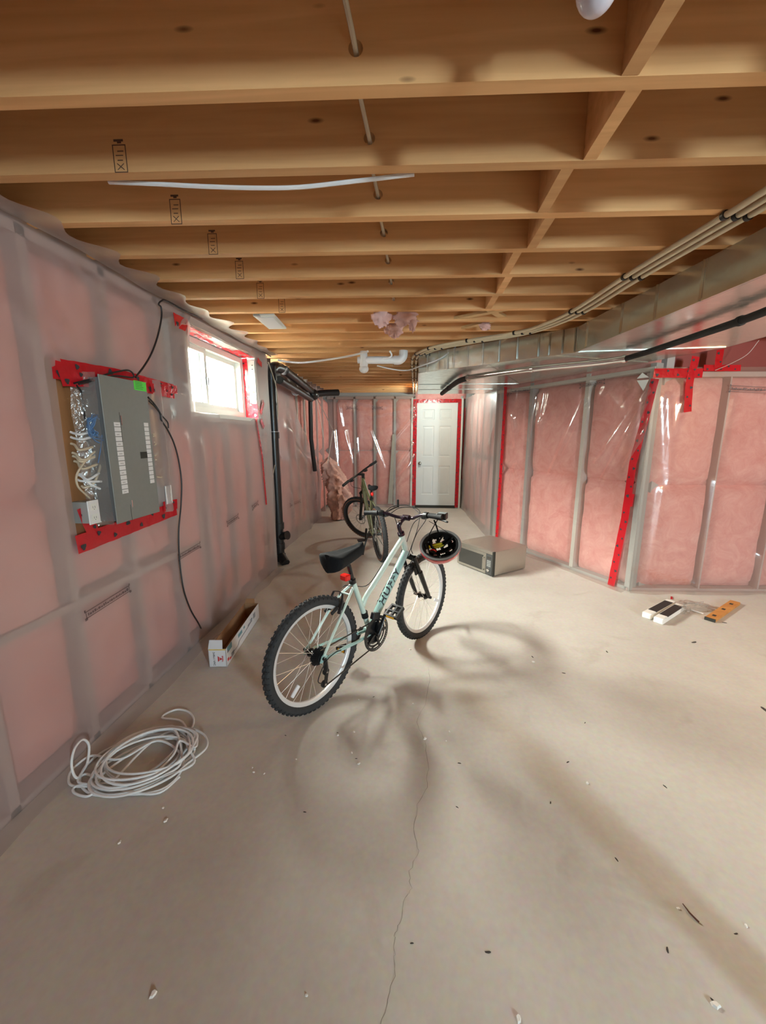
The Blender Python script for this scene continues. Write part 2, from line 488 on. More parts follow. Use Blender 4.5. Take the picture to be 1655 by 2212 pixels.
    def prism(s, poly, ext):
        """planar polygon (list of points) extruded by the vector ext"""
        base = len(s.v); n = len(poly); ext = V(ext)
        for p in poly: s.v.append(V(p))
        for p in poly: s.v.append(V(p)+ext)
        s.face([base+i for i in range(n)][::-1]); s.face([base+n+i for i in range(n)])
        for i in range(n):
            j = (i+1) % n
            s.face((base+i, base+j, base+n+j, base+n+i))
        return s
    def sheet(s, grid):
        """grid: list of rows of points or None; quads between"""
        base = len(s.v); nr = len(grid); nc = len(grid[0]); idx = {}
        for j in range(nr):
            for i in range(nc):
                p = grid[j][i]
                if p is not None:
                    idx[(j, i)] = len(s.v); s.v.append(V(p))
        for j in range(nr-1):
            for i in range(nc-1):
                q = [(j, i), (j, i+1), (j+1, i+1), (j+1, i)]
                if all(k in idx for k in q): s.face([idx[k] for k in q])
        return s
    def build(s, name, mat, parent=None, smooth=True, angle=40, world=False, recalc=True):
        me = bpy.data.meshes.new(name)
        off = Vector((0, 0, 0))
        if world and parent is not None: off = parent.matrix_basis.translation if parent.parent is None else parent.parent.matrix_basis.translation + parent.matrix_basis.translation
        me.from_pydata([tuple(p-off) for p in s.v], [], s.f)
        mats = mat if isinstance(mat, (list, tuple)) else [mat]
        for m in mats: me.materials.append(MATS[m])
        if len(mats) > 1: me.polygons.foreach_set('material_index', s.mi)
        if recalc:
            bm = bmesh.new(); bm.from_mesh(me)
            bmesh.ops.recalc_face_normals(bm, faces=bm.faces)
            bm.to_mesh(me); bm.free()
        if smooth:
            me.polygons.foreach_set('use_smooth', [True]*len(me.polygons))
            me.set_sharp_from_angle(angle=R_(angle))
        me.update()
        o = bpy.data.objects.new(name, me)
        COL.objects.link(o)
        if parent is not None: o.parent = parent
        return o

def thing(name, label, cat, loc=(0, 0, 0), rot=None, group=None):
    o = bpy.data.objects.new(name, None)
    COL.objects.link(o)
    o.empty_display_size = 0.05
    o.location = loc
    if rot is not None: o.rotation_euler = rot
    bpy.context.view_layer.update() if False else None
    o.matrix_basis = Matrix.LocRotScale(Vector(loc), Euler(rot) if rot is not None else None, None)
    o['label'] = label; o['category'] = cat
    if group: o['group'] = group
    return o
def tag(o, label, cat, group=None):
    o['label'] = label; o['category'] = cat
    if group: o['group'] = group
    return o
def struct(o, label=None):
    o['kind'] = 'structure'
    if label: o['label'] = label
    return o
def lab(o, label):
    o['label'] = label; return o
def recentre(o):
    """put a single-mesh thing's origin at its base"""
    me = o.data
    n = len(me.vertices); co = np.empty(n*3); me.vertices.foreach_get('co', co); co = co.reshape(-1, 3)
    c = Vector(((co[:, 0].min()+co[:, 0].max())/2, (co[:, 1].min()+co[:, 1].max())/2, co[:, 2].min()))
    me.transform(Matrix.Translation(-c)); o.location = o.location + c
    return o
def text_mesh(name, body, size, mat, parent, M, extrude=0.0006, shear=0.0, bold=0.0, align='CENTER', xs=1.0, spacing=1.0):
    cu = bpy.data.curves.new(name, 'FONT')
    cu.body = body; cu.size = size; cu.extrude = extrude; cu.shear = shear; cu.offset = bold
    cu.align_x = align; cu.align_y = 'CENTER'; cu.resolution_u = 3; cu.space_character = spacing
    tmp = bpy.data.objects.new(name, cu)
    COL.objects.link(tmp)
    bpy.context.view_layer.update()
    me = bpy.data.meshes.new_from_object(tmp.evaluated_get(bpy.context.evaluated_depsgraph_get()))
    bpy.data.objects.remove(tmp, do_unlink=True)
    me.name = name
    me.transform(M @ Matrix.Diagonal((xs, 1, 1, 1)))
    me.materials.clear(); me.materials.append(MATS[mat])
    o = bpy.data.objects.new(name, me)
    COL.objects.link(o)
    if parent is not None: o.parent = parent
    return o
def basis(o, x, y, z):
    x, y, z = V(x), V(y), V(z)
    return Matrix(((x.x, y.x, z.x, o[0]), (x.y, y.y, z.y, o[1]), (x.z, y.z, z.z, o[2]), (0, 0, 0, 1)))

# smooth value noise for soft shapes
def vnoise(seed):
    rg = np.random.default_rng(seed); T = rg.random((64, 64))
    def f(x, y):
        xi, yi = math.floor(x), math.floor(y); fx, fy = x-xi, y-yi
        fx = fx*fx*(3-2*fx); fy = fy*fy*(3-2*fy)
        g = lambda a, b: T[a % 64, b % 64]
        return (g(xi, yi)*(1-fx)+g(xi+1, yi)*fx)*(1-fy)+(g(xi, yi+1)*(1-fx)+g(xi+1, yi+1)*fx)*fy-0.5
    return f


# ================================================================== STRUCTURE
JZ = 2.25                 # underside of the joists
JH = 0.235
floor = struct(MB().box((-1.95, -3.4, -0.12), (3.7, 8.25, 0.0)).build('floor', 'concrete', smooth=False), 'bare concrete basement floor with dust and a hairline crack')

def seg_disp(folds, nz, amp):
    def d(u, v):
        s = amp*nz(u*2.6+5, v*2.6+9)*2
        for (u0, v0, u1, v1, a, wd) in folds:
            dx, dy = u1-u0, v1-v0
            L2 = dx*dx+dy*dy
            t = ((u-u0)*dx+(v-v0)*dy)/L2
            if t < -0.15 or t > 1.15: continue
            tc = min(max(t, 0), 1)
            px_, py_ = u-(u0+dx*tc), v-(v0+dy*tc)
            dist = math.hypot(px_, py_)
            s += a*math.exp(-(dist/wd)**2)*(1-0.6*tc)
        return s
    return d

def coords(lo, hi, step, extra=()):
    n = max(2, int(round((hi-lo)/step))+1)
    c = [lo+(hi-lo)*i/(n-1) for i in range(n)]
    for e in extra:
        if lo < e < hi:
            c = [x for x in c if abs(x-e) > step*0.35]+[e]
    return sorted(c)

class Wall:
    def __init__(s, name, A, B, z1, label, backing='concrete_wall', holes=(), depth=0.15):
        s.A = V(A[0], A[1], 0); s.u = (V(B[0], B[1], 0)-s.A); s.L = s.u.length; s.u.normalize()
        s.n = Vector((s.u.y, -s.u.x, 0))      # right-hand side of travel A->B is the room
        s.z1 = z1; s.holes = holes
        mb = MB()
        us = sorted({0.0, s.L, *[h[0] for h in holes], *[h[2] for h in holes]})
        vsz = sorted({0.0, z1, *[h[1] for h in holes], *[h[3] for h in holes]})
        for a, b in zip(us, us[1:]):
            for c, d in zip(vsz, vsz[1:]):
                cu, cv = (a+b)/2, (c+d)/2
                if any(h[0] < cu < h[2] and h[1] < cv < h[3] for h in holes): continue
                mb.prism([s.P(a, c, -depth), s.P(b, c, -depth), s.P(b, d, -depth), s.P(a, d, -depth)], -s.n*0.10)
        s.o = struct(mb.build(name, backing, smooth=False), label)
    def P(s, u, v, d=0.0):
        return s.A+s.u*u+Vector((0, 0, v))+s.n*d
    def uv(s, p):
        q = V(p)-s.A
        return q.dot(s.u), q.z
    def px(s, x, y, d=0.0):
        return onp(x, y, s.A+s.n*d, s.n)
    def stud(s, u, v0, v1, w=0.04, front=-0.012, depth=0.09, mat='stud_dark'):
        mb = MB()
        mb.prism([s.P(u-w/2, v0, front), s.P(u+w/2, v0, front), s.P(u+w/2, v1, front), s.P(u-w/2, v1, front)], -s.n*depth)
        return mb.build('stud', mat, s.o, smooth=False)
    def rail(s, u0, u1, v0, v1, front=-0.012, depth=0.09, mat='stud_dark', name='rail'):
        mb = MB()
        mb.prism([s.P(u0, v0, front), s.P(u1, v0, front), s.P(u1, v1, front), s.P(u0, v1, front)], -s.n*depth)
        return mb.build(name, mat, s.o, smooth=False)
    def batt(s, u0, u1, v0, v1, seed, front=-0.035, bulge=0.016):
        nz = vnoise(seed)
        nu, nv = max(4, int((u1-u0)/0.05)), max(4, int((v1-v0)/0.07))
        g = []
        for j in range(nv+1):
            row = []
            for i in range(nu+1):
                u = u0+(u1-u0)*i/nu; v = v0+(v1-v0)*j/nv
                e = (1-abs(2*i/nu-1)**6)*(1-abs(2*j/nv-1)**10)
                d = front+bulge*(e-0.4)+0.014*nz(u*9+seed, v*9)+0.006*nz(u*25, v*25+seed)
                if i in (0, nu) or j in (0, nv): d = front-0.07
                row.append(s.P(u, v, d))
            g.append(row)
        return MB().sheet(g).build('insulation_batt', 'fiberglass', s.o, angle=70, recalc=False)
    def film(s, u0, u1, v0, v1, folds, seed, mat='film', amp=0.006, step=0.04, holes=(), base=0.004, edge=None, name='plastic_sheet'):
        nz = vnoise(seed); disp = seg_disp(folds, nz, amp)
        us = coords(u0, u1, step, [h[0] for h in holes]+[h[2] for h in holes])
        vv = coords(v0, v1, step, [h[1] for h in holes]+[h[3] for h in holes])
        mb = MB(); idx = {}
        for j, v in enumerate(vv):
            for i, u in enumerate(us):
                uu = u
                if edge is not None:
                    ue = edge(v); uu = u0+(u-u0)*(ue-u0)/(u1-u0)
                idx[(j, i)] = len(mb.v); mb.v.append(s.P(uu, v, base+max(-0.008, disp(uu, v))))
        for j in range(len(vv)-1):
            for i in range(len(us)-1):
                cu, cv = (us[i]+us[i+1])/2, (vv[j]+vv[j+1])/2
                if any(h[0] < cu < h[2] and h[1] < cv < h[3] for h in holes): continue
                mb.face((idx[(j, i)], idx[(j, i+1)], idx[(j+1, i+1)], idx[(j+1, i)]))
        return mb.build(name, mat, s.o, angle=180, recalc=False)

def tape(parent, pts, n, width=0.06, dots=True, seed=0, name='tape_strip', lift=0.0):
    """ribbon of red sheathing tape along pts on a surface with normal n"""
    n = V(n).normalized(); P = [V(p)+n*lift for p in pts]; rg = random.Random(seed)
    mb = MB(); rows = []
    L = [0.0]
    for a, b in zip(P, P[1:]): L.append(L[-1]+(b-a).length)
    steps = max(2, int(L[-1]/0.03))
    for k in range(steps+1):
        t = L[-1]*k/steps
        i = max(j for j in range(len(L)-1) if L[j] <= t+1e-9)
        f = (t-L[i])/max(1e-9, L[i+1]-L[i])
        c = P[i].lerp(P[i+1], f); d = (P[i+1]-P[i]).normalized(); sd = n.cross(d)
        wob = 0.0025*(rg.random()-0.5); hh = 0.0022+0.0016*rg.random()
        jag = d*(0.010*(rg.random()-0.5)) if k in (0, steps) else Vector((0, 0, 0))
        rows.append([c-sd*(width/2+wob)+n*hh-jag, c+n*(hh+0.0008), c+sd*(width/2-wob)+n*hh+jag])
    mb.sheet(rows)
    o = mb.build(name, 'red_tape', parent, angle=60, recalc=False)
    if dots:
        dm = MB(); t = 0.03; k = 0
        while t < L[-1]-0.01:
            i = max(j for j in range(len(L)-1) if L[j] <= t)
            f = (t-L[i])/max(1e-9, L[i+1]-L[i])
            d = (P[i+1]-P[i]).normalized(); sd = n.cross(d)
            c = P[i].lerp(P[i+1], f)+sd*(width*(0.24 if k % 2 else -0.2))+n*0.0058
            r = width*(0.13 if k % 3 else 0.17)
            dm.prism([c+(d*math.cos(a)+sd*math.sin(a))*r*(1+0.25*math.sin(3*a+k)) for a in [2*math.pi*q/10 for q in range(10)]], n*0.0006)
            t += width*1.15; k += 1
        if dm.v: dm.build('printed_mark', 'ink', o, smooth=False)
    return o

def print_mark(wall, pa, pb, h=0.035, seed=1, mat='faded_ink', lift=0.010):
    """worn factory print on the sheet between two world points: outlined bar with a line of strokes"""
    n = wall.n; a = V(pa)+n*lift; b = V(pb)+n*lift
    d = (b-a); L = d.length; d.normalize(); up = n.cross(d)
    if up.z < 0: up = -up
    rg = random.Random(seed); mb = MB(); t = 0.0035
    def bar(x0, x1, y0, y1):
        mb.prism([a+d*x0+up*y0, a+d*x1+up*y0, a+d*x1+up*y1, a+d*x0+up*y1], n*0.0005)
    bar(0, L, 0, t); bar(0, L, h-t, h)
    for e in (0, L-t): bar(e, e+t, 0, h)
    x = 0.012
    while x < L-0.02:
        wd = 0.004+0.010*rg.random()
        bar(x, x+wd, h*0.3, h*(0.5+0.22*rg.random())); x += wd+0.004
    for e in (-0.008, L-0.004):
        bar(e, e+0.014, -0.008, 0.004); bar(e+0.002, e+0.010, h-0.003, h+0.009)
    return mb.build('printed_mark', mat, wall.o, smooth=False)

# ---------------- left wall (near part, X = -1.5): window and panel openings
WY0, WY1, WZ0, WZ1 = 2.68, 3.82, 1.61, 2.17
PY0, PY1, PZ0, PZ1 = 1.61, 2.30, 0.985, 1.755
YL = -3.3
wl = Wall('wall_left', (-1.5, YL), (-1.5, 4.12), 2.51, 'foundation wall of pink insulation under milky plastic, with the window', holes=[(WY0-YL, WZ0, WY1-YL, WZ1)])
U = lambda y: y-YL
stud_ys = [1.57+0.4*k for k in range(-12, 7)]
for y in stud_ys:
    if y > 4.08 or y < YL: continue
    if WY0 < y < WY1:
        wl.stud(U(y), 0, WZ0-0.04)
    elif PY0 < y < PY1:
        wl.stud(U(y), 0, PZ0); wl.stud(U(y), PZ1, 2.3)
    else:
        wl.stud(U(y), 0, 2.3)
wl.stud(U(2.66), 0, 2.3); wl.stud(U(3.86), 0, 2.3); wl.stud(U(2.93), 0, 1.57, w=0.03)
wl.rail(0, U(4.1), 0.0, 0.038); wl.rail(0, U(4.1), 2.20, 2.24)
wl.rail(U(1.2), U(2.66), 0.685, 0.72, front=-0.008)
wl.rail(U(WY0), U(WY1), WZ0-0.06, WZ0-0.02, front=-0.008)
sd = 0
ends = [YL]+[y for y in stud_ys if YL < y < 4.0]+[4.1]
for a, b in zip(ends, ends[1:]):
    sd += 1
    if b-a < 0.06: continue
    if b > WY0+0.05 and a < WY1-0.05:
        wl.batt(U(a)+0.02, U(b)-0.02, 0.04, WZ0-0.06, sd)
    elif b > PY0+0.05 and a < PY1-0.05:
        wl.batt(U(a)+0.02, U(b)-0.02, 0.04, 0.68, sd)
        wl.batt(U(a)+0.02, U(b)-0.02, 0.72, PZ0, sd+90)
        wl.batt(U(a)+0.02, U(b)-0.02, PZ1, 2.2, sd+50)
    else:
        wl.batt(U(a)+0.02, U(b)-0.02, 0.04, 1.2, sd)
        wl.batt(U(a)+0.02, U(b)-0.02, 1.2, 2.2, sd+70)
def lf(x0, y0, x1, y1, a, wd):
    p, q = onx(x0, y0, -1.5), onx(x1, y1, -1.5)
    return (U(p.y), p.z, U(q.y), q.z, a, wd)
folds = [lf(125, 570, 170, 640, .022, .03), lf(110, 690, 165, 770, .02, .03), lf(180, 600, 300, 660, .016, .03), lf(215, 680, 400, 690, .012, .025),
         lf(405, 690, 300, 750, .012, .022), lf(408, 705, 345, 790, .014, .025), lf(395, 830, 340, 770, .012, .03), lf(20, 660, 120, 780, .02, .04),
         lf(365, 900, 355, 1000, .02, .03), lf(180, 880, 170, 1060, .016, .03), lf(430, 960, 470, 1200, .012, .03), lf(400, 950, 440, 1200, .012, .03), lf(70, 590, 110, 900, .014, .04),
         lf(150, 560, 240, 700, .016, .03), lf(255, 640, 390, 720, .01, .02)]
wl.film(0, U(4.12), 0.0, 2.30, folds, 3, 'film_milky', amp=0.007, step=0.03, holes=[(U(WY0), WZ0, U(WY1), WZ1), (U(PY0), PZ0, U(PY1), PZ1)])
# skirt of plastic on the floor
mb = MB(); nz = vnoise(5)
g = []
for i in range(90):
    y = -0.5+4.6*i/89
    g.append([V(-1.496, y, 0.022+0.004*nz(y*6, 0)), V(-1.475, y, 0.008+0.006*abs(nz(y*9, 2))), V(-1.425+0.03*nz(y*5, 4), y, 0.003+0.012*max(0, nz(y*8, 8)))])
mb.sheet(g).build('plastic_skirt', 'film_milky', wl.o, angle=180, recalc=False)
# plastic lapped up over the top of the wall, stapled to the joists
g = []
for i in range(120):
    y = 0.4+3.7*i/119
    k = abs(math.sin(y*11.2))
    g.append([V(-1.495, y, 2.28), V(-1.47-0.02*nz(y*5, 7), y, 2.235+0.02*nz(y*4, 1)), V(-1.40+0.10*k*k*(0.6+nz(y*3, 3)), y, 2.243+0.006*nz(y*9, 5))])
MB().sheet(g).build('plastic_lap', 'film_milky', wl.o, angle=180, recalc=False)
# tape around the panel opening
T = lambda pts, w_, sdd, d=0.004: tape(wl.o, [onx(x, y, -1.5+d) for x, y in pts], (1, 0, 0), w_, True, sdd)
T([(110, 795), (250, 815), (375, 846)], 0.085, 1, .012)
T([(128, 815), (210, 820)], 0.07, 2, .016)
T([(325, 838), (382, 842)], 0.05, 3, .018)
T([(165, 1178), (240, 1150), (380, 1098)], 0.085, 4, .012)
T([(178, 1095), (200, 1150)], 0.07, 5, .010)
T([(352, 1095), (382, 1088)], 0.06, 6, .016)
for (x0, y0, x1, y1, s_) in [(183, 1337, 277, 1277, 1), (384, 1210, 430, 1182, 2), (489, 1136, 513, 1119, 3), (544, 1101, 556, 1090, 4)]:
    print_mark(wl, onx(x0, y0, -1.5), onx(x1, y1, -1.5), 0.034, s_)
# tape flags at the window
T([(375, 690), (405, 705)], 0.08, 8, .012)
T([(553, 905), (566, 985), (575, 1090)], 0.035, 10, .010)
tape(wl.o, [V(-1.488, 3.84, 1.66), V(-1.488, 3.93, 1.78)], (1, 0, 0), 0.05, False, 11)
tape(wl.o, [V(-1.488, 3.83, 1.60), V(-1.488, 3.90, 1.53)], (1, 0, 0), 0.05, False, 12)
tape(wl.o, [V(-1.488, 3.83, 2.15), V(-1.488, 3.93, 2.12)], (1, 0, 0), 0.05, False, 13)
# window reveals: sill, head, jambs lined with plastic and tape
MB().box((-1.80, WY0-0.02, WZ0-0.03), (-1.495, WY1+0.02, WZ0)).build('sill', 'vinyl_white', wl.o, smooth=False)
MB().box((-1.80, WY0-0.02, WZ1), (-1.51, WY1+0.02, WZ1+0.03)).build('head_lining', 'vinyl_white', wl.o, smooth=False)
MB().box((-1.80, WY1, WZ0), (-1.51, WY1+0.03, WZ1)).build('jamb_lining', 'vinyl_white', wl.o, smooth=False)
MB().box((-1.80, WY0-0.03, WZ0), (-1.51, WY0, WZ1)).build('jamb_lining', 'vinyl_white', wl.o, smooth=False)
tape(wl.o, [V(-1.60, WY0+0.03, WZ1-0.003), V(-1.60, WY1-0.02, WZ1-0.003)], (0, 0, -1), 0.055, True, 20)
tape(wl.o, [V(-1.53, WY0+0.02, WZ1-0.004), V(-1.53, WY0+0.35, WZ1-0.004)], (0, 0, -1), 0.045, True, 22)
tape(wl.o, [V(-1.54, WY1-0.33, WZ1-0.004), V(-1.53, WY1-0.01, WZ1-0.004)], (0, 0, -1), 0.06, True, 24)
tape(wl.o, [V(-1.60, WY1-0.003, WZ0+0.01), V(-1.605, WY1-0.003, WZ1-0.01)], (0, -1, 0), 0.045, True, 21)
tape(wl.o, [V(-1.545, WY1-0.004, WZ0+0.0), V(-1.55, WY1-0.004, WZ0+0.15)], (0, -1, 0), 0.085, True, 23)
mb = MB().box((-1.556, WY1-0.012, WZ0+0.14), (-1.512, WY1-0.002, WZ1-0.03))
ps = mb.build('perforated_strip', 'vinyl_white', wl.o, smooth=False)
mb = MB()
for k in range(7):
    z = WZ1-0.075-0.035*k
    mb.box((-1.540, WY1-0.0128, z), (-1.524, WY1-0.0118, z+0.006))
mb.lathe([(0.013, 0), (0.013, 0.001)], basis((-1.533, WY1-0.0128, WZ0+0.245), (1, 0, 0), (0, 0, 1), (0, -1, 0)), 16)
mb.lathe([(0.008, 0), (0.008, 0.001)], basis((-1.533, WY1-0.0128, WZ0+0.195), (1, 0, 0), (0, 0, 1), (0, -1, 0)), 16)
mb.build('slot', 'dark_gap', ps, smooth=False)
# head flap of loose plastic above the window
g = []
for i in range(40):
    y = WY0+1.0*i/39
    g.append([V(-1.60+0.02*nz(y*7, 1), y, WZ1-0.006), V(-1.53+0.015*nz(y*9, 3), y, WZ1-0.005+0.02*nz(y*12, 6)), V(-1.488, y, WZ1+0.015+0.015*nz(y*8, 2)), V(-1.472, y, 2.215)])
MB().sheet(g).build('plastic_flap', 'film_milky', wl.o, angle=180, recalc=False)

# ---------------- window
FXW = -1.63
win = MB()
fy0, fy1, fz0, fz1 = WY0+0.012, WY1-0.012, WZ0+0.012, WZ1-0.012
t_ = 0.045
def rect_frame(mb, x0, x1, y0, y1, z0, z1, t):
    mb.box((x0, y0, z0), (x1, y1, z0+t)); mb.box((x0, y0, z1-t), (x1, y1, z1))
    mb.box((x0, y0, z0+t), (x1, y0+t, z1-t)); mb.box((x0, y1-t, z0+t), (x1, y1, z1-t))
rect_frame(win, FXW-0.09, FXW, fy0, fy1, fz0, fz1, t_)
window = struct(win.build('window_1', 'vinyl_white', smooth=False), 'white vinyl sliding basement window high in the left wall')
ym = 3.135
mb = MB(); rect_frame(mb, FXW-0.045, FXW-0.012, fy0+t_, ym+0.03, fz0+t_, fz1-t_, 0.036); s1 = mb.build('sash', 'vinyl_white', window, smooth=False)
mb = MB(); rect_frame(mb, FXW-0.08, FXW-0.048, ym-0.02, fy1-t_, fz0+t_, fz1-t_, 0.036); s2 = mb.build('sash', 'vinyl_white', window, smooth=False)
MB().box((FXW-0.030, fy0+t_+0.03, fz0+t_+0.03), (FXW-0.026, ym, fz1-t_-0.03)).build('pane', 'glass', s1, smooth=False)
MB().box((FXW-0.066, ym+0.01, fz0+t_+0.03), (FXW-0.062, fy1-t_-0.03, fz1-t_-0.03)).build('pane', 'glass', s2, smooth=False)
mb = MB().box((FXW-0.012, ym+0.004, 1.84), (FXW+0.004, ym+0.02, 1.90)); lab(mb.build('latch', 'dark_grey', window, smooth=False), 'dark sash latch')
mb = MB().box((FXW-0.012, fy0+t_+0.15, fz1-t_-0.035), (FXW-0.004, fy0+t_+0.19, fz1-t_-0.012)); mb.build('catch', 'stud_metal', window, smooth=False)

# ---------------- left wall behind the drain stack (set back)
wr = Wall('wall_left_rear', (-1.70, 4.12), (-1.70, 8.2), 2.51, 'set-back foundation wall behind the black drain pipe')
struct(MB().box((-1.95, 4.09, 0), (-1.515, 4.14, 2.3)).build('wall_return', 'concrete_wall', smooth=False), 'short return where the left wall steps back')
for y in (4.45, 4.95, 5.45, 5.85, 6.25, 6.65, 7.05, 7.5):
    wr.stud(y-4.12, 0, 2.3, mat='stud_white' if y in (5.85, 6.25) else 'stud_dark', front=-0.012)
for a, b in zip((4.45, 4.95, 5.45, 5.85, 6.25, 6.65, 7.05, 7.5), (4.95, 5.45, 5.85, 6.25, 6.65, 7.05, 7.5, 8.1)):
    sd += 1
    wr.batt(a-4.12+0.02, b-4.12-0.02, 0.04, 1.15, sd); wr.batt(a-4.12+0.02, b-4.12-0.02, 1.15, 2.15, sd+60)
def edge_rear(v):
    pts = [(0, 6.95), (0.15, 6.85), (0.55, 6.95), (1.0, 6.72), (1.35, 6.15), (1.7, 5.66), (2.0, 5.45), (2.4, 5.4)]
    for (z0, y0), (z1, y1) in zip(pts, pts[1:]):
        if z0 <= v <= z1: return y0+(y1-y0)*(v-z0)/(z1-z0)-4.12
    return 1.2
rf = [(0.4, 1.9, 0.55, 0.6, .05, .07), (1.0, 1.5, 1.6, 0.4, .07, .08), (1.4, 1.2, 2.3, 0.9, .09, .10), (0.9, 0.7, 1.3, 0.1, .05, .05), (1.7, 0.6, 1.9, 0.05, .05, .05), (2.2, 0.6, 2.5, 0.1, .06, .06), (0.5, 1.2, 1.0, 1.1, .03, .05)]
wr.film(0.02, 2.7, 0.0, 2.1, rf, 8, 'film_milky', amp=0.03, step=0.06, base=0.05, edge=edge_rear)
print_mark(wr, onx(622, 1095, -1.64), onx(645, 1085, -1.64), 0.04, 9, lift=0.03)

# ---------------- far wall with the door
DY = 8.03
DX0, DX1, DZ1 = 0.035, 0.825, 2.075
wf = Wall('wall_far', (-1.75, DY), (0.99, DY), 2.51, 'far wall of pink insulation under wrinkled plastic beside the door', holes=[(DX0+1.75-0.02, 0, DX1+1.75+0.02, DZ1+0.01)], depth=0.10)
for x in (-1.6, -1.2, -0.8, -0.4, -0.02, 0.90):
    wf.stud(x+1.75, 0, 2.2, mat='stud_metal' if x > -1.3 else 'stud_dark')
wf.rail(0, 1.76, 2.16, 2.20, mat='stud_dark'); wf.rail(0, 1.76, 0, 0.04)
for a, b in zip((-1.6, -1.2, -0.8, -0.4), (-1.2, -0.8, -0.4, -0.02)):
    sd += 1
    wf.batt(a+1.75+0.02, b+1.75-0.02, 0.04, 1.15, sd); wf.batt(a+1.75+0.02, b+1.75-0.02, 1.15, 2.16, sd+60)
wf.batt(1.73, 2.74, 2.09, 2.4, 77)
def ff(x0, y0, x1, y1, a, wd):
    p, q = ony(x0, y0, DY), ony(x1, y1, DY)
    return (p.x+1.75, p.z, q.x+1.75, q.z, a, wd)
ffs = [ff(890, 960, 855, 1010, .035, .03), ff(893, 985, 850, 1060, .035, .03), ff(890, 1030, 862, 1052, .03, .03), ff(740, 1000, 755, 985, .03, .04),
       ff(745, 930, 760, 1000, .03, .04), ff(770, 945, 775, 1000, .02, .03), ff(895, 880, 800, 900, .02, .03), ff(893, 900, 840, 960, .03, .03),
       ff(730, 870, 745, 960, .03, .05), ff(800, 930, 830, 1010, .02, .03), ff(890, 1000, 845, 1045, .025, .02), ff(760, 865, 830, 880, .02, .03), ff(720, 930, 735, 1080, .03, .05)]
wf.film(0.0, 1.77, 0.0, 2.22, ffs, 11, 'film', amp=0.012, step=0.02, base=0.01)
print_mark(wf, ony(750, 884, DY), ony(772, 884, DY), 0.05, 12, lift=0.04)
print_mark(wf, ony(805, 884, DY), ony(826, 884, DY), 0.05, 13, lift=0.04)
nf = (0, -1, 0)
tape(wf.o, [V(DX0-0.035, DY-0.012, 0.05), V(DX0-0.035, DY-0.012, DZ1+0.06)], nf, 0.075, True, 30)
tape(wf.o, [V(DX1+0.035, DY-0.012, 0.02), V(DX1+0.035, DY-0.012, DZ1+0.06)], nf, 0.065, True, 31)
tape(wf.o, [V(DX0-0.07, DY-0.014, DZ1+0.035), V(DX1+0.06, DY-0.014, DZ1+0.035)], nf, 0.07, True, 32)
MB().box((DX0-0.11, DY-0.008, 0), (DX0-0.075, DY+0.02, DZ1+0.10)).build('door_casing', 'stud_white', wf.o, smooth=False)
MB().box((DX1+0.07, DY-0.008, 0), (DX1+0.105, DY+0.02, DZ1+0.08)).build('door_casing', 'stud_white', wf.o, smooth=False)

# door: six recessed panels
def panel_door(name, x0, x1, z0, z1, y):
    mb = MB(); W_ = x1-x0
    cols = [(0.115, W_/2-0.05), (W_/2+0.05, W_-0.115)]
    rows = [(0.22, 0.80), (0.98, 1.58), (1.70, 1.90)]
    xs = sorted({0, W_, *[a for c in cols for a in c]}); zs = sorted({0, z1-z0, *[a for r in rows for a in r]})
    for a, b in zip(xs, xs[1:]):
        for c, d in zip(zs, zs[1:]):
            rec = any(abs(a-q[0]) < 1e-6 for q in cols) and any(abs(c-q[0]) < 1e-6 for q in rows)
            n = len(mb.v)
            if not rec:
                mb.v += [V(x0+a, y, z0+c), V(x0+b, y, z0+c), V(x0+b, y, z0+d), V(x0+a, y, z0+d)]
                mb.face((n, n+1, n+2, n+3))
            else:
                prev = None
                for k, (ins, dep) in enumerate(((0, 0), (0.010, 0.006), (0.022, 0.006), (0.045, 0.002))):
                    m_ = len(mb.v)
                    mb.v += [V(x0+a+ins, y+dep, z0+c+ins), V(x0+b-ins, y+dep, z0+c+ins), V(x0+b-ins, y+dep, z0+d-ins), V(x0+a+ins, y+dep, z0+d-ins)]
                    if prev is not None:
                        for e in range(4): mb.face((prev+e, prev+(e+1) % 4, m_+(e+1) % 4, m_+e))
                    prev = m_
                mb.face((prev, prev+1, prev+2, prev+3))
    mb.box((x0, y+0.012, z0), (x1, y+0.04, z1))
    return mb.build(name, 'white_paint', smooth=False)
door = struct(panel_door('door_1', DX0, DX1, 0.055, DZ1, DY+0.005), 'closed white panelled door at the end of the basement')
M_ = basis((DX0+0.075, DY+0.005, 0.905), (1, 0, 0), (0, 0, 1), (0, -1, 0))
kn = MB().lathe([(0.032, 0), (0.032, 0.006), (0.012, 0.010), (0.012, 0.03), (0.026, 0.038), (0.030, 0.052), (0.022, 0.064), (0.004, 0.067)], M_, 20).build('knob', 'knob_metal', door)
lab(kn, 'round dark metal door knob')
MB().box((DX0-0.01, DY-0.01, 0), (DX1+0.01, DY+0.07, 0.05)).build('under_door_gap', 'dark_gap', door, smooth=False)  # dark block in place of the shaded gap under the door

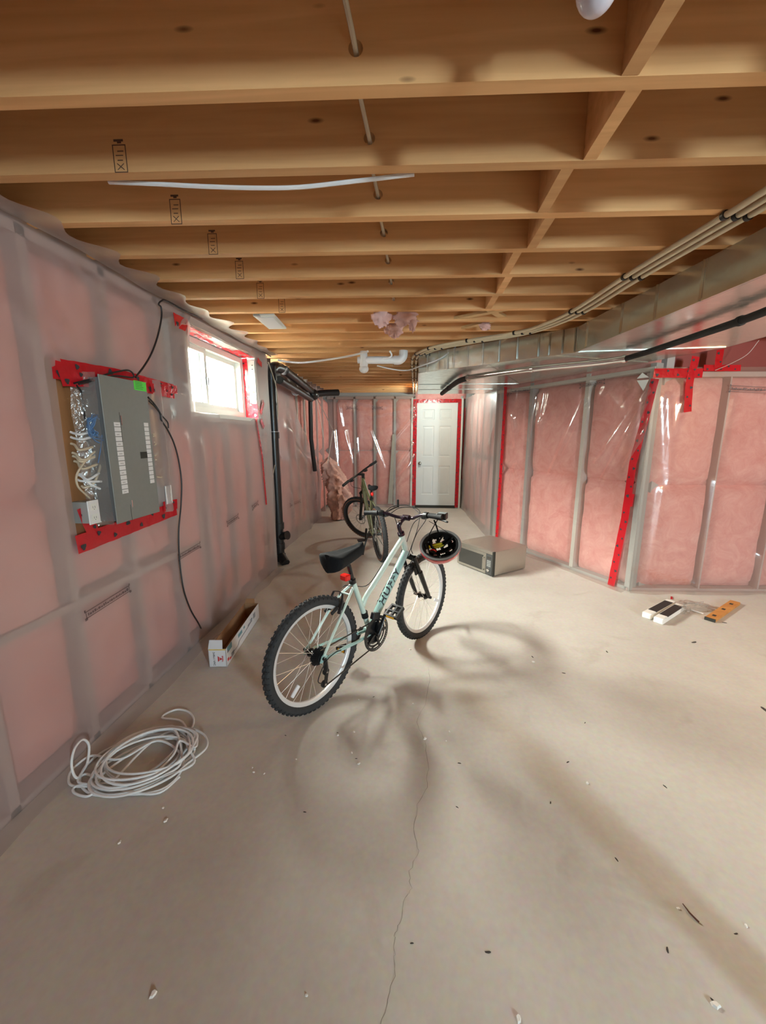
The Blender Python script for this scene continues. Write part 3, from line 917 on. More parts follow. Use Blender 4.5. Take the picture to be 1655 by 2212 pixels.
# ---------------- alcove wall right of the door, angled wall, right front wall
C1, C2 = (1.08, 5.55), (2.03, 3.72)
wc = Wall('wall_alcove', (0.975, DY), C1, 2.51, 'short plastic-covered wall between the door and the corner tape')
for u in (0.08, 0.6, 1.1, 1.6, 2.1, 2.40): wc.stud(u, 0, 2.16, mat='stud_metal')
for a, b in zip((0.08, 0.6, 1.1, 1.6, 2.1), (0.6, 1.1, 1.6, 2.1, 2.4)):
    sd += 1; wc.batt(a+.02, b-.02, 0.02, 1.1, sd); wc.batt(a+.02, b-.02, 1.1, 2.1, sd+60)
def wfold(wl_, x0, y0, x1, y1, a, wd):
    p = wl_.uv(wl_.px(x0, y0)); q = wl_.uv(wl_.px(x1, y1))
    return (p[0], p[1], q[0], q[1], a, wd)
cf = [wfold(wc, *q) for q in [(1030, 880, 1035, 1080, .03, .05), (1045, 870, 1040, 1050, .03, .04), (1060, 960, 1045, 1090, .03, .04), (1020, 900, 1028, 1090, .03, .05), (1068, 930, 1050, 1060, .03, .03), (1038, 960, 1043, 1070, .03, .03)]]
wc.film(0, wc.L, 0, 2.14, cf, 14, 'film_milky', amp=0.012, step=0.05, base=0.01)
tape(wc.o, [wc.px(1005, 880, .012), wc.px(1000, 980, .012), wc.px(998, 1035, .012)], wc.n, 0.10, False, 33)

wa = Wall('wall_angled', C1, C2, 2.51, 'angled wall of pink insulation under glossy wrinkled plastic behind the microwave')
LA = wa.L
def ua(x, y): return wa.uv(wa.px(x, y))[0]
us_studs = [0.05, ua(1136, 1000), ua(1250, 1000), ua(1322, 1000)]
su = [(0.06, 'stud_metal', .05), (ua(1136, 1000), 'stud_metal', .045), (ua(1250, 1020), 'stud_white', .045), (LA-0.02, 'stud_metal', .05)]
for u, m_, w_ in su: wa.stud(u, 0, 2.06, w=w_, mat=m_)
wa.rail(0.0, LA, 1.995, 2.03, front=-0.006, mat='stud_white', name='top_rail'); wa.rail(0, LA, 0, 0.035, mat='stud_metal', name='bottom_rail')
for (a, _, _), (b, _, _) in zip(su, su[1:]):
    sd += 1
    wa.batt(a+.025, b-.025, 0.03, 1.02, sd); wa.batt(a+.025, b-.025, 1.02, 2.0, sd+60)
wa.batt(0.02, LA-0.02, 2.0, 2.12, 140)
af = [wfold(wa, q[0], q[1], q[2], q[3], q[4]*0.55, q[5]*1.25) for q in [(1400, 845, 1290, 1000, .05, .022), (1395, 870, 1300, 1040, .045, .022), (1265, 860, 1190, 1020, .045, .022), (1268, 880, 1205, 1010, .03, .018), (1180, 850, 1160, 960, .04, .022), (1165, 850, 1145, 950, .035, .02),
                              (1320, 850, 1340, 880, .03, .03), (1165, 915, 1200, 880, .03, .02), (1110, 900, 1115, 960, .04, .03), (1092, 1070, 1120, 1090, .04, .03), (1115, 1010, 1130, 1060, .03, .03), (1410, 900, 1350, 1010, .03, .02),
                              (1290, 1050, 1235, 1080, .02, .03), (1385, 940, 1330, 1060, .02, .03), (1150, 870, 1190, 830, .02, .02), (1300, 835, 1285, 870, .02, .02), (1125, 830, 1118, 870, .03, .03), (1100, 1110, 1125, 1150, .02, .03)]]
wa.film(0, LA+0.01, 0, 2.13, af, 21, 'film', amp=0.010, step=0.013, base=0.008)
tape(wa.o, [wa.px(1093, 836, .02), wa.px(1083, 1010, .02), wa.px(1073, 1165, .02)], wa.n, 0.055, True, 34)
tape(wa.o, [wa.px(1416, 818, .014), wa.px(1394, 905, .014), wa.px(1368, 1000, .014), wa.px(1350, 1120, .014), wa.px(1320, 1265, .014)], wa.n, 0.072, True, 35)
tape(wa.o, [wa.px(1362, 1065, .020), wa.px(1357, 1092, .020)], wa.n, 0.085, True, 36)
print_mark(wa, wa.px(1108, 850), wa.px(1148, 848), 0.05, 15, lift=0.03)
print_mark(wa, wa.px(1258, 838), wa.px(1310, 828), 0.03, 16, lift=0.03)
for (pts) in ([(1376, 818), (1402, 815), (1388, 805)], [(1376, 822), (1402, 820), (1390, 845)]):
    MB().prism([wa.px(x, y, .024) for x, y in pts], wa.n*0.0006).build('printed_mark', 'vinyl_white', wa.o, smooth=False)

wb = Wall('wall_right', C2, (3.52, 3.80), 2.51, 'wall of pink insulation under plastic facing the camera at right', backing='cavity_red')
ub = lambda x, y: wb.uv(wb.px(x, y))[0]
mb = MB()                                      # C-shaped corner stud, open side showing
u0 = 0.02
for (a, b, dp, dd) in ((0.0, 0.022, -0.004, 0.06), (0.022, 0.085, -0.05, 0.004)):
    mb.prism([wb.P(u0+a, 0, dp), wb.P(u0+b, 0, dp), wb.P(u0+b, 1.96, dp), wb.P(u0+a, 1.96, dp)], -wb.n*dd)
mb.build('corner_stud', 'stud_metal', wb.o, smooth=False)
for u in (ub(1545, 1060), ub(1655, 1060)+0.1): wb.stud(u, 0, 1.96, w=0.014, mat='stud_dark')
wb.rail(0, wb.L, 1.945, 1.985, mat='stud_dark'); wb.rail(0, wb.L, 0, 0.03, mat='stud_dark')
for a, b in ((0.10, ub(1545, 1060)-.005), (ub(1545, 1060)+.005, ub(1655, 1060)+0.095), (ub(1655, 1060)+0.105, wb.L-0.02)):
    sd += 1; wb.batt(a, b, 0.03, 1.0, sd); wb.batt(a, b, 1.0, 1.945, sd+60)
bf = [wfold(wb, *q) for q in [(1440, 860, 1445, 1060, .025, .03), (1470, 870, 1450, 950, .02, .03), (1430, 1060, 1400, 1260, .02, .04), (1585, 860, 1550, 1020, .012, .02), (1545, 1040, 1515, 1270, .02, .03), (1640, 1200, 1655, 1270, .03, .04), (1500, 1260, 1560, 1275, .02, .03)]]
wb.film(0, wb.L, 0, 2.02, bf, 23, 'film', amp=0.008, step=0.022, base=0.008)
TB = lambda pts, w_, s_, d=.016: tape(wb.o, [wb.px(x, y, d) for x, y in pts], wb.n, w_, True, s_)
TB([(1412, 806), (1518, 806)], 0.075, 37)
TB([(1503, 770), (1489, 828), (1485, 890)], 0.065, 38, .020)
TB([(1520, 795), (1600, 795)], 0.05, 39)
TB([(1556, 755), (1550, 795)], 0.06, 40, .02)
print_mark(wb, wb.px(1572, 846), wb.px(1655, 850), 0.05, 17, lift=0.02)
# hem of the plastic lying on the floor along the right-hand walls
for W_, a, b in ((wa, 0.0, LA), (wb, 0.0, wb.L)):
    g = []
    for i in range(60):
        u = a+(b-a)*i/59
        g.append([W_.P(u, 0.02, 0.01), W_.P(u, 0.010+0.006*abs(nz(u*8, 3)), 0.03), W_.P(u, 0.003+0.012*max(0, nz(u*9, 8)), 0.07+0.05*nz(u*5, 4))])
    MB().sheet(g).build('plastic_skirt', 'film', W_.o, angle=180, recalc=False)

struct(MB().box((-1.98, 8.14, 0), (DX0-0.03, 8.30, 2.52)).box((DX1+0.03, 8.14, 0), (3.7, 8.30, 2.52)).box((DX0-0.05, 8.14, DZ1), (DX1+0.05, 8.30, 2.52)).box((DX0-0.05, 8.16, 0), (DX1+0.05, 8.30, DZ1)).build('wall_outer', 'concrete_wall', smooth=False), 'unseen outer wall added behind the door wall to seal out light')  # shell added to stop light leaking in around the far wall
struct(MB().box((3.52, -3.4, 0), (3.66, 8.3, 2.51)).build('wall_side', 'concrete_wall', smooth=False), 'plain side wall beyond the right of the view')
wbk = MB()
QX0, QX1, QZ0, QZ1 = 3.00, 3.44, 1.15, 2.29
for lo, hi in (((-1.9, -3.45, 0), (QX0, -3.3, 2.51)), ((QX1, -3.45, 0), (3.66, -3.3, 2.51)), ((QX0, -3.45, 0), (QX1, -3.3, QZ0)), ((QX0, -3.45, QZ1), (QX1, -3.3, 2.51))):
    wbk.box(lo, hi)
struct(wbk.build('wall_back', 'concrete_wall', smooth=False), 'wall behind the camera with an opening for the added fill window')
mb = MB()
for lo, hi in (((QX0, -3.42, QZ0), (QX1, -3.34, QZ0+.03)), ((QX0, -3.42, QZ1-.03), (QX1, -3.34, QZ1)), ((QX0, -3.42, QZ0), (QX0+.03, -3.34, QZ1)), ((QX1-.03, -3.42, QZ0), (QX1, -3.34, QZ1))):
    mb.box(lo, hi)
w2 = struct(mb.build('fill_window', 'vinyl_white', smooth=False), 'unseen narrow window added behind the camera as fill light')  # unseen window added to throw cool fill on the near floor
MB().box((QX0+.03, -3.385, QZ0+.03), (QX1-.03, -3.381, QZ1-.03)).build('pane', 'blue_glass', w2, smooth=False)

# ---------------- ceiling: subfloor with joists and blocking
ceil = struct(MB().box((-1.95, -3.4, JZ+JH), (3.7, 8.25, JZ+JH+0.04)).build('ceiling', 'subfloor_wood', smooth=False), 'unfinished ceiling of subfloor over bare wooden joists')
JROT = R_(2.3)
JT = 0.038
HX, HZ = -0.15, 0.072     # bored hole for the cable
def joist_mesh(x0, x1):
    mb = MB(); q = 0.03; r = 0.017
    n = 16
    for y, flip in ((-JT, False), (0, True)):
        def quad(pts):
            m_ = len(mb.v); mb.v += [V(p) for p in pts]; mb.face([m_+i for i in range(len(pts))])
        quad([(x0, y, 0), (HX-q, y, 0), (HX-q, y, JH), (x0, y, JH)])
        quad([(HX+q, y, 0), (x1, y, 0), (x1, y, JH), (HX+q, y, JH)])
        quad([(HX-q, y, 0), (HX+q, y, 0), (HX+q, y, HZ-q), (HX-q, y, HZ-q)])
        quad([(HX-q, y, HZ+q), (HX+q, y, HZ+q), (HX+q, y, JH), (HX-q, y, JH)])
        for k in range(n):
            a, b = 2*math.pi*k/n, 2*math.pi*(k+1)/n
            def sq(t):
                m_ = max(abs(math.cos(t)), abs(math.sin(t))); return (HX+q*math.cos(t)/m_, y, HZ+q*math.sin(t)/m_)
            quad([(HX+r*math.cos(a), y, HZ+r*math.sin(a)), sq(a), sq(b), (HX+r*math.cos(b), y, HZ+r*math.sin(b))])
    for k in range(n):
        a, b = 2*math.pi*k/n, 2*math.pi*(k+1)/n
        m_ = len(mb.v)
        mb.v += [V(HX+r*math.cos(a), -JT, HZ+r*math.sin(a)), V(HX+r*math.cos(b), -JT, HZ+r*math.sin(b)), V(HX+r*math.cos(b), 0, HZ+r*math.sin(b)), V(HX+r*math.cos(a), 0, HZ+r*math.sin(a))]
        mb.face((m_, m_+1, m_+2, m_+3))
    for pts in ([(x0, -JT, 0), (x1, -JT, 0), (x1, 0, 0), (x0, 0, 0)], [(x0, -JT, JH), (x1, -JT, JH), (x1, 0, JH), (x0, 0, JH)],
                [(x0, -JT, 0), (x0, 0, 0), (x0, 0, JH), (x0, -JT, JH)], [(x1, -JT, 0), (x1, 0, 0), (x1, 0, JH), (x1, -JT, JH)]):
        m_ = len(mb.v); mb.v += [V(p) for p in pts]; mb.face((m_, m_+1, m_+2, m_+3))
    return mb
j0 = joist_mesh(-1.62, 3.50).build('joist', 'joist_wood', ceil, smooth=False)
bm_ = bmesh.new(); bm_.from_mesh(j0.data); bmesh.ops.remove_doubles(bm_, verts=bm_.verts, dist=1e-5); bmesh.ops.recalc_face_normals(bm_, faces=bm_.faces); bm_.to_mesh(j0.data); bm_.free()
JY = [1.130+0.2817*k for k in range(-15, 7)]
JY += [JY[-1]+0.262*k for k in range(1, 20) if JY[-1]+0.262*k < 8.0]
joists = []
for i, y in enumerate(JY):
    o = j0 if i == 0 else j0.copy()
    if i: COL.objects.link(o)
    o.parent = ceil
    o.location = (0, y, JZ); o.rotation_euler = (0, 0, JROT)
    joists.append(o)
K0 = 15                    # index of the joist nearest the camera in view
def jy(k, x): return JY[K0+k]+math.tan(JROT)*x
# blocking between joists
bx = {-3: 0.47, -2: 0.44, -1: 0.455, 0: 0.485, 1: 0.435, 2: 0.475, 3: 0.425, 4: 0.452, 5: 0.44}
for k, x in bx.items():
    ya, yb = jy(k, x), jy(k+1, x)-JT
    MB().box((x, ya+0.001, JZ+0.001), (x+0.038, yb-0.001, JZ+JH)).build('blocking', 'joist_wood', ceil, smooth=False)
# ink stamps on the joists
def stamp(k, px, py, hgt=0.085, wdt=0.042):
    o = joists[K0+k]
    p = ony(px, py, JY[K0+k]-JT)
    x = (p.x)/math.cos(JROT); p = ony(px, py, jy(k, p.x)-JT); z = p.z-JZ
    mb = MB(); t = 0.0025; y = -JT-0.0007
    def b(x0_, x1_, z0_, z1_): mb.box((x+x0_, y, z+z0_), (x+x1_, -JT, z+z1_))
    h, w_ = hgt/2, wdt/2
    b(-w_, w_, h-t, h); b(-w_, w_, -h, -h+t); b(-w_, -w_+t, -h, h); b(w_-t, w_, -h, h)
    b(-w_*0.6, w_*0.5, 0.2*h, 0.2*h+t); b(-w_*0.3, w_*0.6, 0.5*h, 0.5*h+t); b(-w_*0.4, w_*0.4, -0.15*h, -0.15*h+t)
    for s_ in (-1, 1):
        c0 = V(x-s_*w_*0.5, y, z-0.8*h); c1 = V(x+s_*w_*0.5, y, z-0.35*h)
        mb.tube([c0, c1], 0.0012, 4)
    b(-w_*0.7, w_*0.7, h+0.008, h+0.014); b(-w_*0.2, w_*0.4, h+0.003, h+0.01)
    return mb.build('stamp_mark', 'wood_ink', o, smooth=False)
stamp(1, 275, 342, 0.075); stamp(2, 390, 457); stamp(3, 467, 527); stamp(4, 523, 583); stamp(5, 567, 628); stamp(6, 612, 660)
# rough cross boards between joists
for (xa, ya, za, xb, yb, zb) in ((0.20, 2.86, 2.275, 0.42, 2.80, 2.44), (0.24, 3.10, 2.262, 0.60, 2.86, 2.262), (0.62, 3.10, 2.27, 0.46, 2.84, 2.262), (0.36, 3.34, 2.262, 0.62, 3.10, 2.27)):
    a, b = V(xa, ya, za), V(xb, yb, zb); d = (b-a).normalized(); sdv = d.cross(Vector((0, 0, 1))).normalized(); up_ = sdv.cross(d)
    mb = MB(); mb.prism([a-sdv*0.025, a+sdv*0.025, b+sdv*0.025, b-sdv*0.025], up_*0.018)
    mb.build('cross_board', 'pale_board', ceil, smooth=False)

# hairline crack in the slab
ck = [(925, 1440), (930, 1465), (918, 1520), (900, 1560), (918, 1600), (925, 1660), (922, 1700), (902, 1740), (895, 1790), (905, 1840), (885, 1880), (888, 1920), (875, 1940), (868, 1990), (852, 2020), (853, 2060), (852, 2110), (835, 2170), (820, 2225)]
pts = [onz(x, y, 0.0) for x, y in ck]
pp_ = []
for a, b in zip(pts, pts[1:]):
    for k in range(5):
        q = a.lerp(b, k/5); pp_.append(q+Vector((rnd.uniform(-.004, .004), rnd.uniform(-.004, .004), 0)))
g = []
for i, q in enumerate(pp_):
    wv = 0.0008*(0.4+rnd.random())
    g.append([q+Vector((-wv, 0, 0.0004)), q+Vector((wv, 0, 0.0004))])
MB().sheet(g).build('crack', 'crack_dark', floor, smooth=False, recalc=False)

# ================================================================== OBJECTS ON THE STRUCTURE
# ---------------- warm fill bulb added out of view on the right
lampb = thing('fill_lamp', 'unseen bare bulb in a porcelain holder, added at the right as warm fill', 'lamp', BULB_POS)
MB().lathe([(0.055, 0.09), (0.055, 0.075), (0.03, 0.05), (0.022, 0.03), (0.022, 0.015)], Matrix.Translation(BULB_POS), 20).build('holder', 'white_plastic', lampb, world=True)
MB().cyl(BULB_POS+V(0, 0, 0.09), BULB_POS+V(0, 0, JZ-BULB_POS.z+0.01), 0.012, n=10).build('stem', 'white_plastic', lampb, world=True)
mg, nt, b, N, L = nodes_of('fill_bulb')
b.inputs['Base Color'].default_value = (0.9, 0.8, 0.6, 1); b.inputs['Emission Color'].default_value = (*BULB_COL, 1); b.inputs['Emission Strength'].default_value = 30
MATS['fill_bulb'] = mg
MB().ellipsoid(BULB_POS+V(0, 0, -0.02), 0.03, 0.03, 0.038).build('bulb', 'fill_bulb', lampb, world=True)
pl = bpy.data.lights.new('fill_light', 'POINT'); pl.energy = BULB_W; pl.color = BULB_COL; pl.shadow_soft_size = 0.05
plo = bpy.data.objects.new('fill_light', pl); COL.objects.link(plo); plo.parent = lampb; plo.location = (0, 0, -0.085)

# second fill bulb, added out of sight over the door to brighten the far end
lf_ = thing('fill_lamp', 'unseen bare bulb added above the duct end to brighten the far wall', 'lamp', FAR_POS)
MB().ellipsoid(FAR_POS, 0.026, 0.026, 0.034).build('bulb', 'fill_bulb', lf_, world=True)
MB().lathe([(0.020, 0.03), (0.022, 0.045), (0.05, 0.052), (0.05, JZ-FAR_POS.z)], Matrix.Translation(FAR_POS), 18).build('holder', 'white_plastic', lf_, world=True)
pl = bpy.data.lights.new('far_fill_light', 'POINT'); pl.energy = FAR_W; pl.color = (0.86, 1.0, 0.92); pl.shadow_soft_size = 0.03
plo = bpy.data.objects.new('far_fill_light', pl); COL.objects.link(plo); plo.parent = lf_; plo.location = (0, 0, -0.07)

# bulb that shows at the top of the photo, switched off
bp0 = onz(1293, -36, 2.175)
lo_ = thing('light_bulb', 'white globe bulb switched off under the nearest joist', 'light bulb', (bp0.x, bp0.y, bp0.z))
MB().ellipsoid(bp0, 0.034, 0.034, 0.040, 24, 16).build('globe', 'bulb_glass_off', lo_, world=True)
MB().lathe([(0.020, 0.03), (0.018, 0.05), (0.05, 0.06), (0.055, JZ-bp0.z)], Matrix.Translation(bp0), 20).build('holder', 'white_plastic', lo_, world=True)

# unseen post added right of the camera to cast the floor shadow
post = thing('shadow_post', 'unseen square wooden post added just right of the camera for its floor shadow', 'post', (1.23, 0.36, 0))
MB().box((1.19, 0.31, 0.010), (1.29, 0.41, JZ), bev=0.004).build('shaft', 'pale_board', post, world=True, smooth=False)
MB().box((1.16, 0.28, 0), (1.32, 0.44, 0.012)).build('base_plate', 'stud_metal', post, world=True, smooth=False)

# ---------------- duct: side panels, elbow, bottom panels
DB = 2.07
front = [V(1.47, 0.55, 0), V(1.35, 1.80, 0), V(1.31, 2.26, 0), V(1.20, 3.27, 0)]
far = [V(1.13, 3.335, 0), V(0.643, 3.70, 0), V(0.03, 4.20, 0)]
duct = thing('air_duct', 'wide galvanized sheet-metal duct bending along the right of the ceiling', 'air duct', (1.2, 3.3, DB))
def side_panels(path, lens, top=JZ-0.004):
    L = [0.0]
    for a, b in zip(path, path[1:]): L.append(L[-1]+(b-a).length)
    def at(t):
        i = max(j for j in range(len(L)-1) if L[j] <= t+1e-9)
        return path[i].lerp(path[i+1], (t-L[i])/(L[i+1]-L[i])), (path[i+1]-path[i]).normalized()
    t = 0.0; k = 0
    while t < L[-1]-1e-3:
        e = min(L[-1], t+lens[k % len(lens)])
        if L[-1]-e < 0.05: e = L[-1]
        a, d = at(t); b, _ = at(e-1e-4)
        d = (b-a).normalized(); n = Vector((-d.y, d.x, 0))
        if n.x > 0.2 or n.y > 0.5: n = -n
        a2, b2 = a+d*0.0015, b-d*0.0015
        mb = MB()
        bow = 0.003 if k % 2 else -0.002
        m_ = (a2+b2)/2+n*bow
        g = []
        for p, q in ((a2, 0.002), (a2+d*0.008, 0.009), (a2+d*0.014, 0.001), (m_, 0.0), (b2-d*0.003, 0.001), (b2, 0.003)):
            g.append([V(p.x, p.y, z)+n*q for z in (DB, DB+0.004, (DB+top)/2, top)])
        mb.sheet(g)
        mb.prism([V(a2.x, a2.y, DB)-n*0.02, V(b2.x, b2.y, DB)-n*0.02, V(b2.x, b2.y, top)-n*0.02, V(a2.x, a2.y, top)-n*0.02], n*0.018)
        mb.build('side_panel', 'galvanized', duct, world=True, angle=30)
        # folded lip along the bottom edge
        lm = MB(); lm.prism([V(a2.x, a2.y, DB-0.005)+n*0.006, V(b2.x, b2.y, DB-0.005)+n*0.006, V(b2.x, b2.y, DB+0.006)+n*0.006, V(a2.x, a2.y, DB+0.006)+n*0.006], -n*0.012)
        lm.build('bottom_lip', 'galvanized', duct, world=True, smooth=False)
        t = e; k += 1
side_panels(front, (0.31, 0.30, 0.40, 0.22, 0.34))
side_panels([V(1.20, 3.275, 0), V(1.168, 3.315, 0), V(1.13, 3.335, 0)], (0.2,))
side_panels(far, (0.10, 0.085, 0.175, 0.16, 0.155, 0.15, 0.15, 0.07, 0.10, 0.14, 0.16, 0.06))
# bottom sheets
def bottom(poly, name='bottom_panel'):
    MB().prism([V(x, y, DB) for x, y in poly], (0, 0, 0.006)).build(name, 'galvanized', duct, world=True, smooth=False)
g_ = 0.002
bottom([(1.47, 0.55), (1.358, 1.72), (2.25, 1.86), (2.30, 0.70)])
bottom([(1.3578, 1.7235), (1.20, 3.27), (2.21, 3.18), (2.2498, 1.8635)])
bottom([(1.20, 3.2735), (1.13, 3.335), (1.06, 3.387), (1.99, 3.755), (2.205, 3.1835)])
bottom([(1.0575, 3.389), (0.62, 3.72), (1.27, 5.14), (1.985, 3.76)])
bottom([(0.617, 3.7225), (0.03, 4.20), (0.03, 5.13), (1.265, 5.144)])
bottom([(0.03, 5.134), (0.03, 5.70), (1.07, 5.70), (1.09, 5.52), (1.263, 5.148)])
bottom([(0.03, 5.704), (0.03, 6.28), (1.045, 6.28), (1.07, 5.704)])
for (y0, y1) in ((4.21, 5.2), (5.205, 6.28)):
    MB().box((0.026, y0, DB), (0.032, y1, JZ-0.004)).build('end_panel', 'galvanized', duct, world=True, smooth=False)
MB().box((0.03, 6.275, DB), (1.04, 6.282, JZ)).build('end_panel', 'galvanized', duct, world=True, smooth=False)
# right-hand back side
mb = MB(); mb.prism([V(2.302, 0.70, DB), V(2.252, 1.86, DB), V(2.212, 3.18, DB), V(2.212, 3.18, JZ-.004), V(2.252, 1.86, JZ-.004), V(2.302, 0.70, JZ-.004)][:0] or [V(2.302, 0.70, DB), V(2.212, 3.18, DB), V(2.212, 3.18, JZ-.004), V(2.302, 0.70, JZ-.004)], (0.004, 0, 0))
mb.build('back_panel', 'galvanized', duct, world=True, smooth=False)
# cross cleats under the bottom
for (a, b) in (((1.20, 3.272), (2.20, 3.182)), ((1.06, 3.388), (1.985, 3.757)), ((0.62, 3.722), (1.26, 5.142)), ((0.04, 5.132), (1.26, 5.146)), ((0.04, 5.702), (1.05, 5.702))):
    a, b = V(*a, DB), V(*b, DB); d = (b-a).normalized(); s_ = d.cross(Vector((0, 0, 1)))
    MB().prism([a-s_*0.006, b-s_*0.006, b+s_*0.006, a+s_*0.006], (0, 0, -0.004)).build('cleat', 'galvanized', duct, world=True, smooth=False)

# ---------------- pipe slung under the duct: black hose, bright metal middle
PZ = DB-0.045
pipe_px = [(1700, 655), (1600, 693), (1500, 727), (1400, 760), (1350, 775)]
P1 = [onz(x, y, PZ) for x, y in pipe_px]
P2 = [onz(x, y, PZ) for x, y in [(1350, 775), (1290, 783), (1150, 797), (1050, 810), (1012, 816)]]
P3 = [onz(x, y, PZ) for x, y in [(1012, 816), (990, 824), (970, 838), (955, 850)]]
hose = thing('hose_pipe', 'black pipe with a bright metal middle length slung under the duct', 'pipe', P1[0])
MB().tube(smooth_path(P1, 5), 0.020, 12).build('black_length', 'black_rubber', hose, world=True)
MB().tube(smooth_path(P2, 5), 0.026, 14).build('metal_length', 'chrome', hose, world=True)
MB().tube(smooth_path(P3, 5), 0.028, 12).build('black_length', 'black_rubber', hose, world=True)
for P, i, r in ((P2, 0, 0.031), (P2, 2, 0.030), (P2, 4, 0.032), (P1, 1, 0.025), (P3, 2, 0.032)):
    a = P[i]; b = P[i+1] if i+1 < len(P) else P[i-1]
    d = (b-a).normalized()
    MB().cyl(a-d*0.012, a+d*0.012, r, n=14).build('coupling', 'chrome' if P is P2 else 'black_rubber', hose, world=True)

# ---------------- three cream water lines under the joists
wp = [(1.20, 0.5), (1.125, 1.57), (1.105, 1.741), (1.04, 2.273), (1.005, 2.75), (0.935, 3.06), (0.79, 3.33), (0.464, 3.563), (0.17, 3.80), (0.00, 4.12), (-0.04, 4.5), (-0.04, 5.5), (-0.04, 7.9)]
where = ['outermost', 'middle', 'innermost']
for q in range(3):
    off = 0.044*q
    pts = []
    for i, (x, y) in enumerate(wp):
        a = wp[max(i-1, 0)]; b = wp[min(i+1, len(wp)-1)]
        d = V(b[0]-a[0], b[1]-a[1], 0).normalized(); n = Vector((d.y, -d.x, 0))
        pts.append(V(x, y, JZ-0.016)+n*off)
    sp = smooth_path(pts, 8)
    t = thing('water_line', ['cream water pipe under the joists, the one farthest from the duct', 'cream water pipe under the joists, middle one of three', 'cream water pipe under the joists, the one nearest the duct'][q], 'pipe', pts[0], group='cream water lines beside the duct')
    MB().tube(sp, 0.0115, 10).build('pipe', 'cream_pipe', t, world=True)
    for k in (2, 4, 6, 8, 9, 10, 11, 12, 13, 14, 15, 17, 19, 21):
        best = min(range(1, len(sp)-1), key=lambda i: abs(sp[i].y-(jy(k, sp[i].x)-JT/2)))
        c = sp[best]; d = (sp[best+1]-sp[best-1]).normalized()
        MB().cyl(c-d*0.007, c+d*0.007, 0.0160, n=12).build('clip', 'black_plastic', t, world=True)

# ---------------- black drain stack and horizontal drain
SX, SY = -1.545, 4.33
st = thing('drain_stack', 'black plastic drain stack standing at the end of the left wall', 'pipe', (SX, SY, 0))
MB().tube(smooth_path([V(SX, SY, 0.02), V(SX, SY, 0.7), V(SX, SY, 2.05), V(SX+0.005, SY+0.03, 2.14), V(SX+0.02, SY+0.10, 2.185), V(SX+0.035, SY+0.24, 2.19)], 6), 0.055, 18).build('stack_pipe', 'black_abs', st, world=True)
for z, r in ((0.03, 0.068), (0.16, 0.064), (0.40, 0.066), (1.42, 0.063), (2.03, 0.066)):
    MB().cyl(V(SX, SY, z), V(SX, SY, z+0.07), r, n=18).build('collar', 'black_abs', st, world=True)
MB().tube([V(SX, SY, 0.30), V(SX+0.09, SY-0.03, 0.33), V(SX+0.115, SY-0.04, 0.335)], [0.045, 0.045, 0.052], 14).build('cleanout', 'black_abs', st, world=True)
MB().tube([V(SX, SY, 0.10), V(SX+0.06, SY-0.06, 0.05), V(SX+0.10, SY-0.10, 0.02)], 0.05, 12).build('foot_branch', 'black_abs', st, world=True)
MB().cyl(V(SX, SY, 1.49), V(SX, SY, 1.494), 0.0645, n=18).build('label_ring', 'alloy', st, world=True)
dr = thing('drain_branch', 'pair of black drain pipes running along the set-back wall under the joists', 'pipe', (SX, 5.3, 2.0))
for (x0, z0, x1, z1, r) in ((SX+0.035, 2.19, -1.56, 2.10, 0.052), (SX+0.03, 2.06, -1.57, 1.99, 0.045)):
    MB().cyl(V(x0, 4.70 if z0 > 2.1 else 4.52, z0), V(x1, 6.10, z1), r, n=16).build('branch_pipe', 'black_abs', dr, world=True)
MB().ellipsoid(V(-1.55, 6.15, 2.06), 0.09, 0.12, 0.085, 14, 9).build('fitting', 'black_abs', dr, world=True)
MB().tube([V(-1.55, 6.12, 2.06), V(-1.40, 6.3, 2.10), V(-1.22, 6.45, 2.12)], 0.05, 14).build('elbow', 'black_abs', dr, world=True)
MB().tube([V(-1.58, 6.10, 2.02), V(-1.59, 6.10, 1.4), V(-1.57, 6.2, 0.9)], 0.034, 12).build('down_pipe', 'black_abs', dr, world=True)
MB().cyl(V(-1.585, 5.85, 2.02), V(-1.585, 5.87, 2.02), 0.062, n=16).build('hanger_strap', 'alloy', dr, world=True)
MB().cyl(V(-1.57, 5.3, 2.02), V(-1.57, 5.32, 2.02), 0.056, n=16).build('hanger_strap', 'alloy', dr, world=True)

# white thin cable hanging down the stack
o = MB().tube(smooth_path([V(SX+0.02, SY-0.10, 2.20), V(SX+0.075, SY-0.04, 1.9), onx(600, 930, -1.53), onx(598, 980, -1.53), onx(588, 1035, -1.53), onx(583, 1068, -1.52)], 6), 0.004, 6).build('thin_cable', 'cream_cable')
tag(recentre(o), 'thin cream cable hanging down in front of the black drain stack', 'cable')

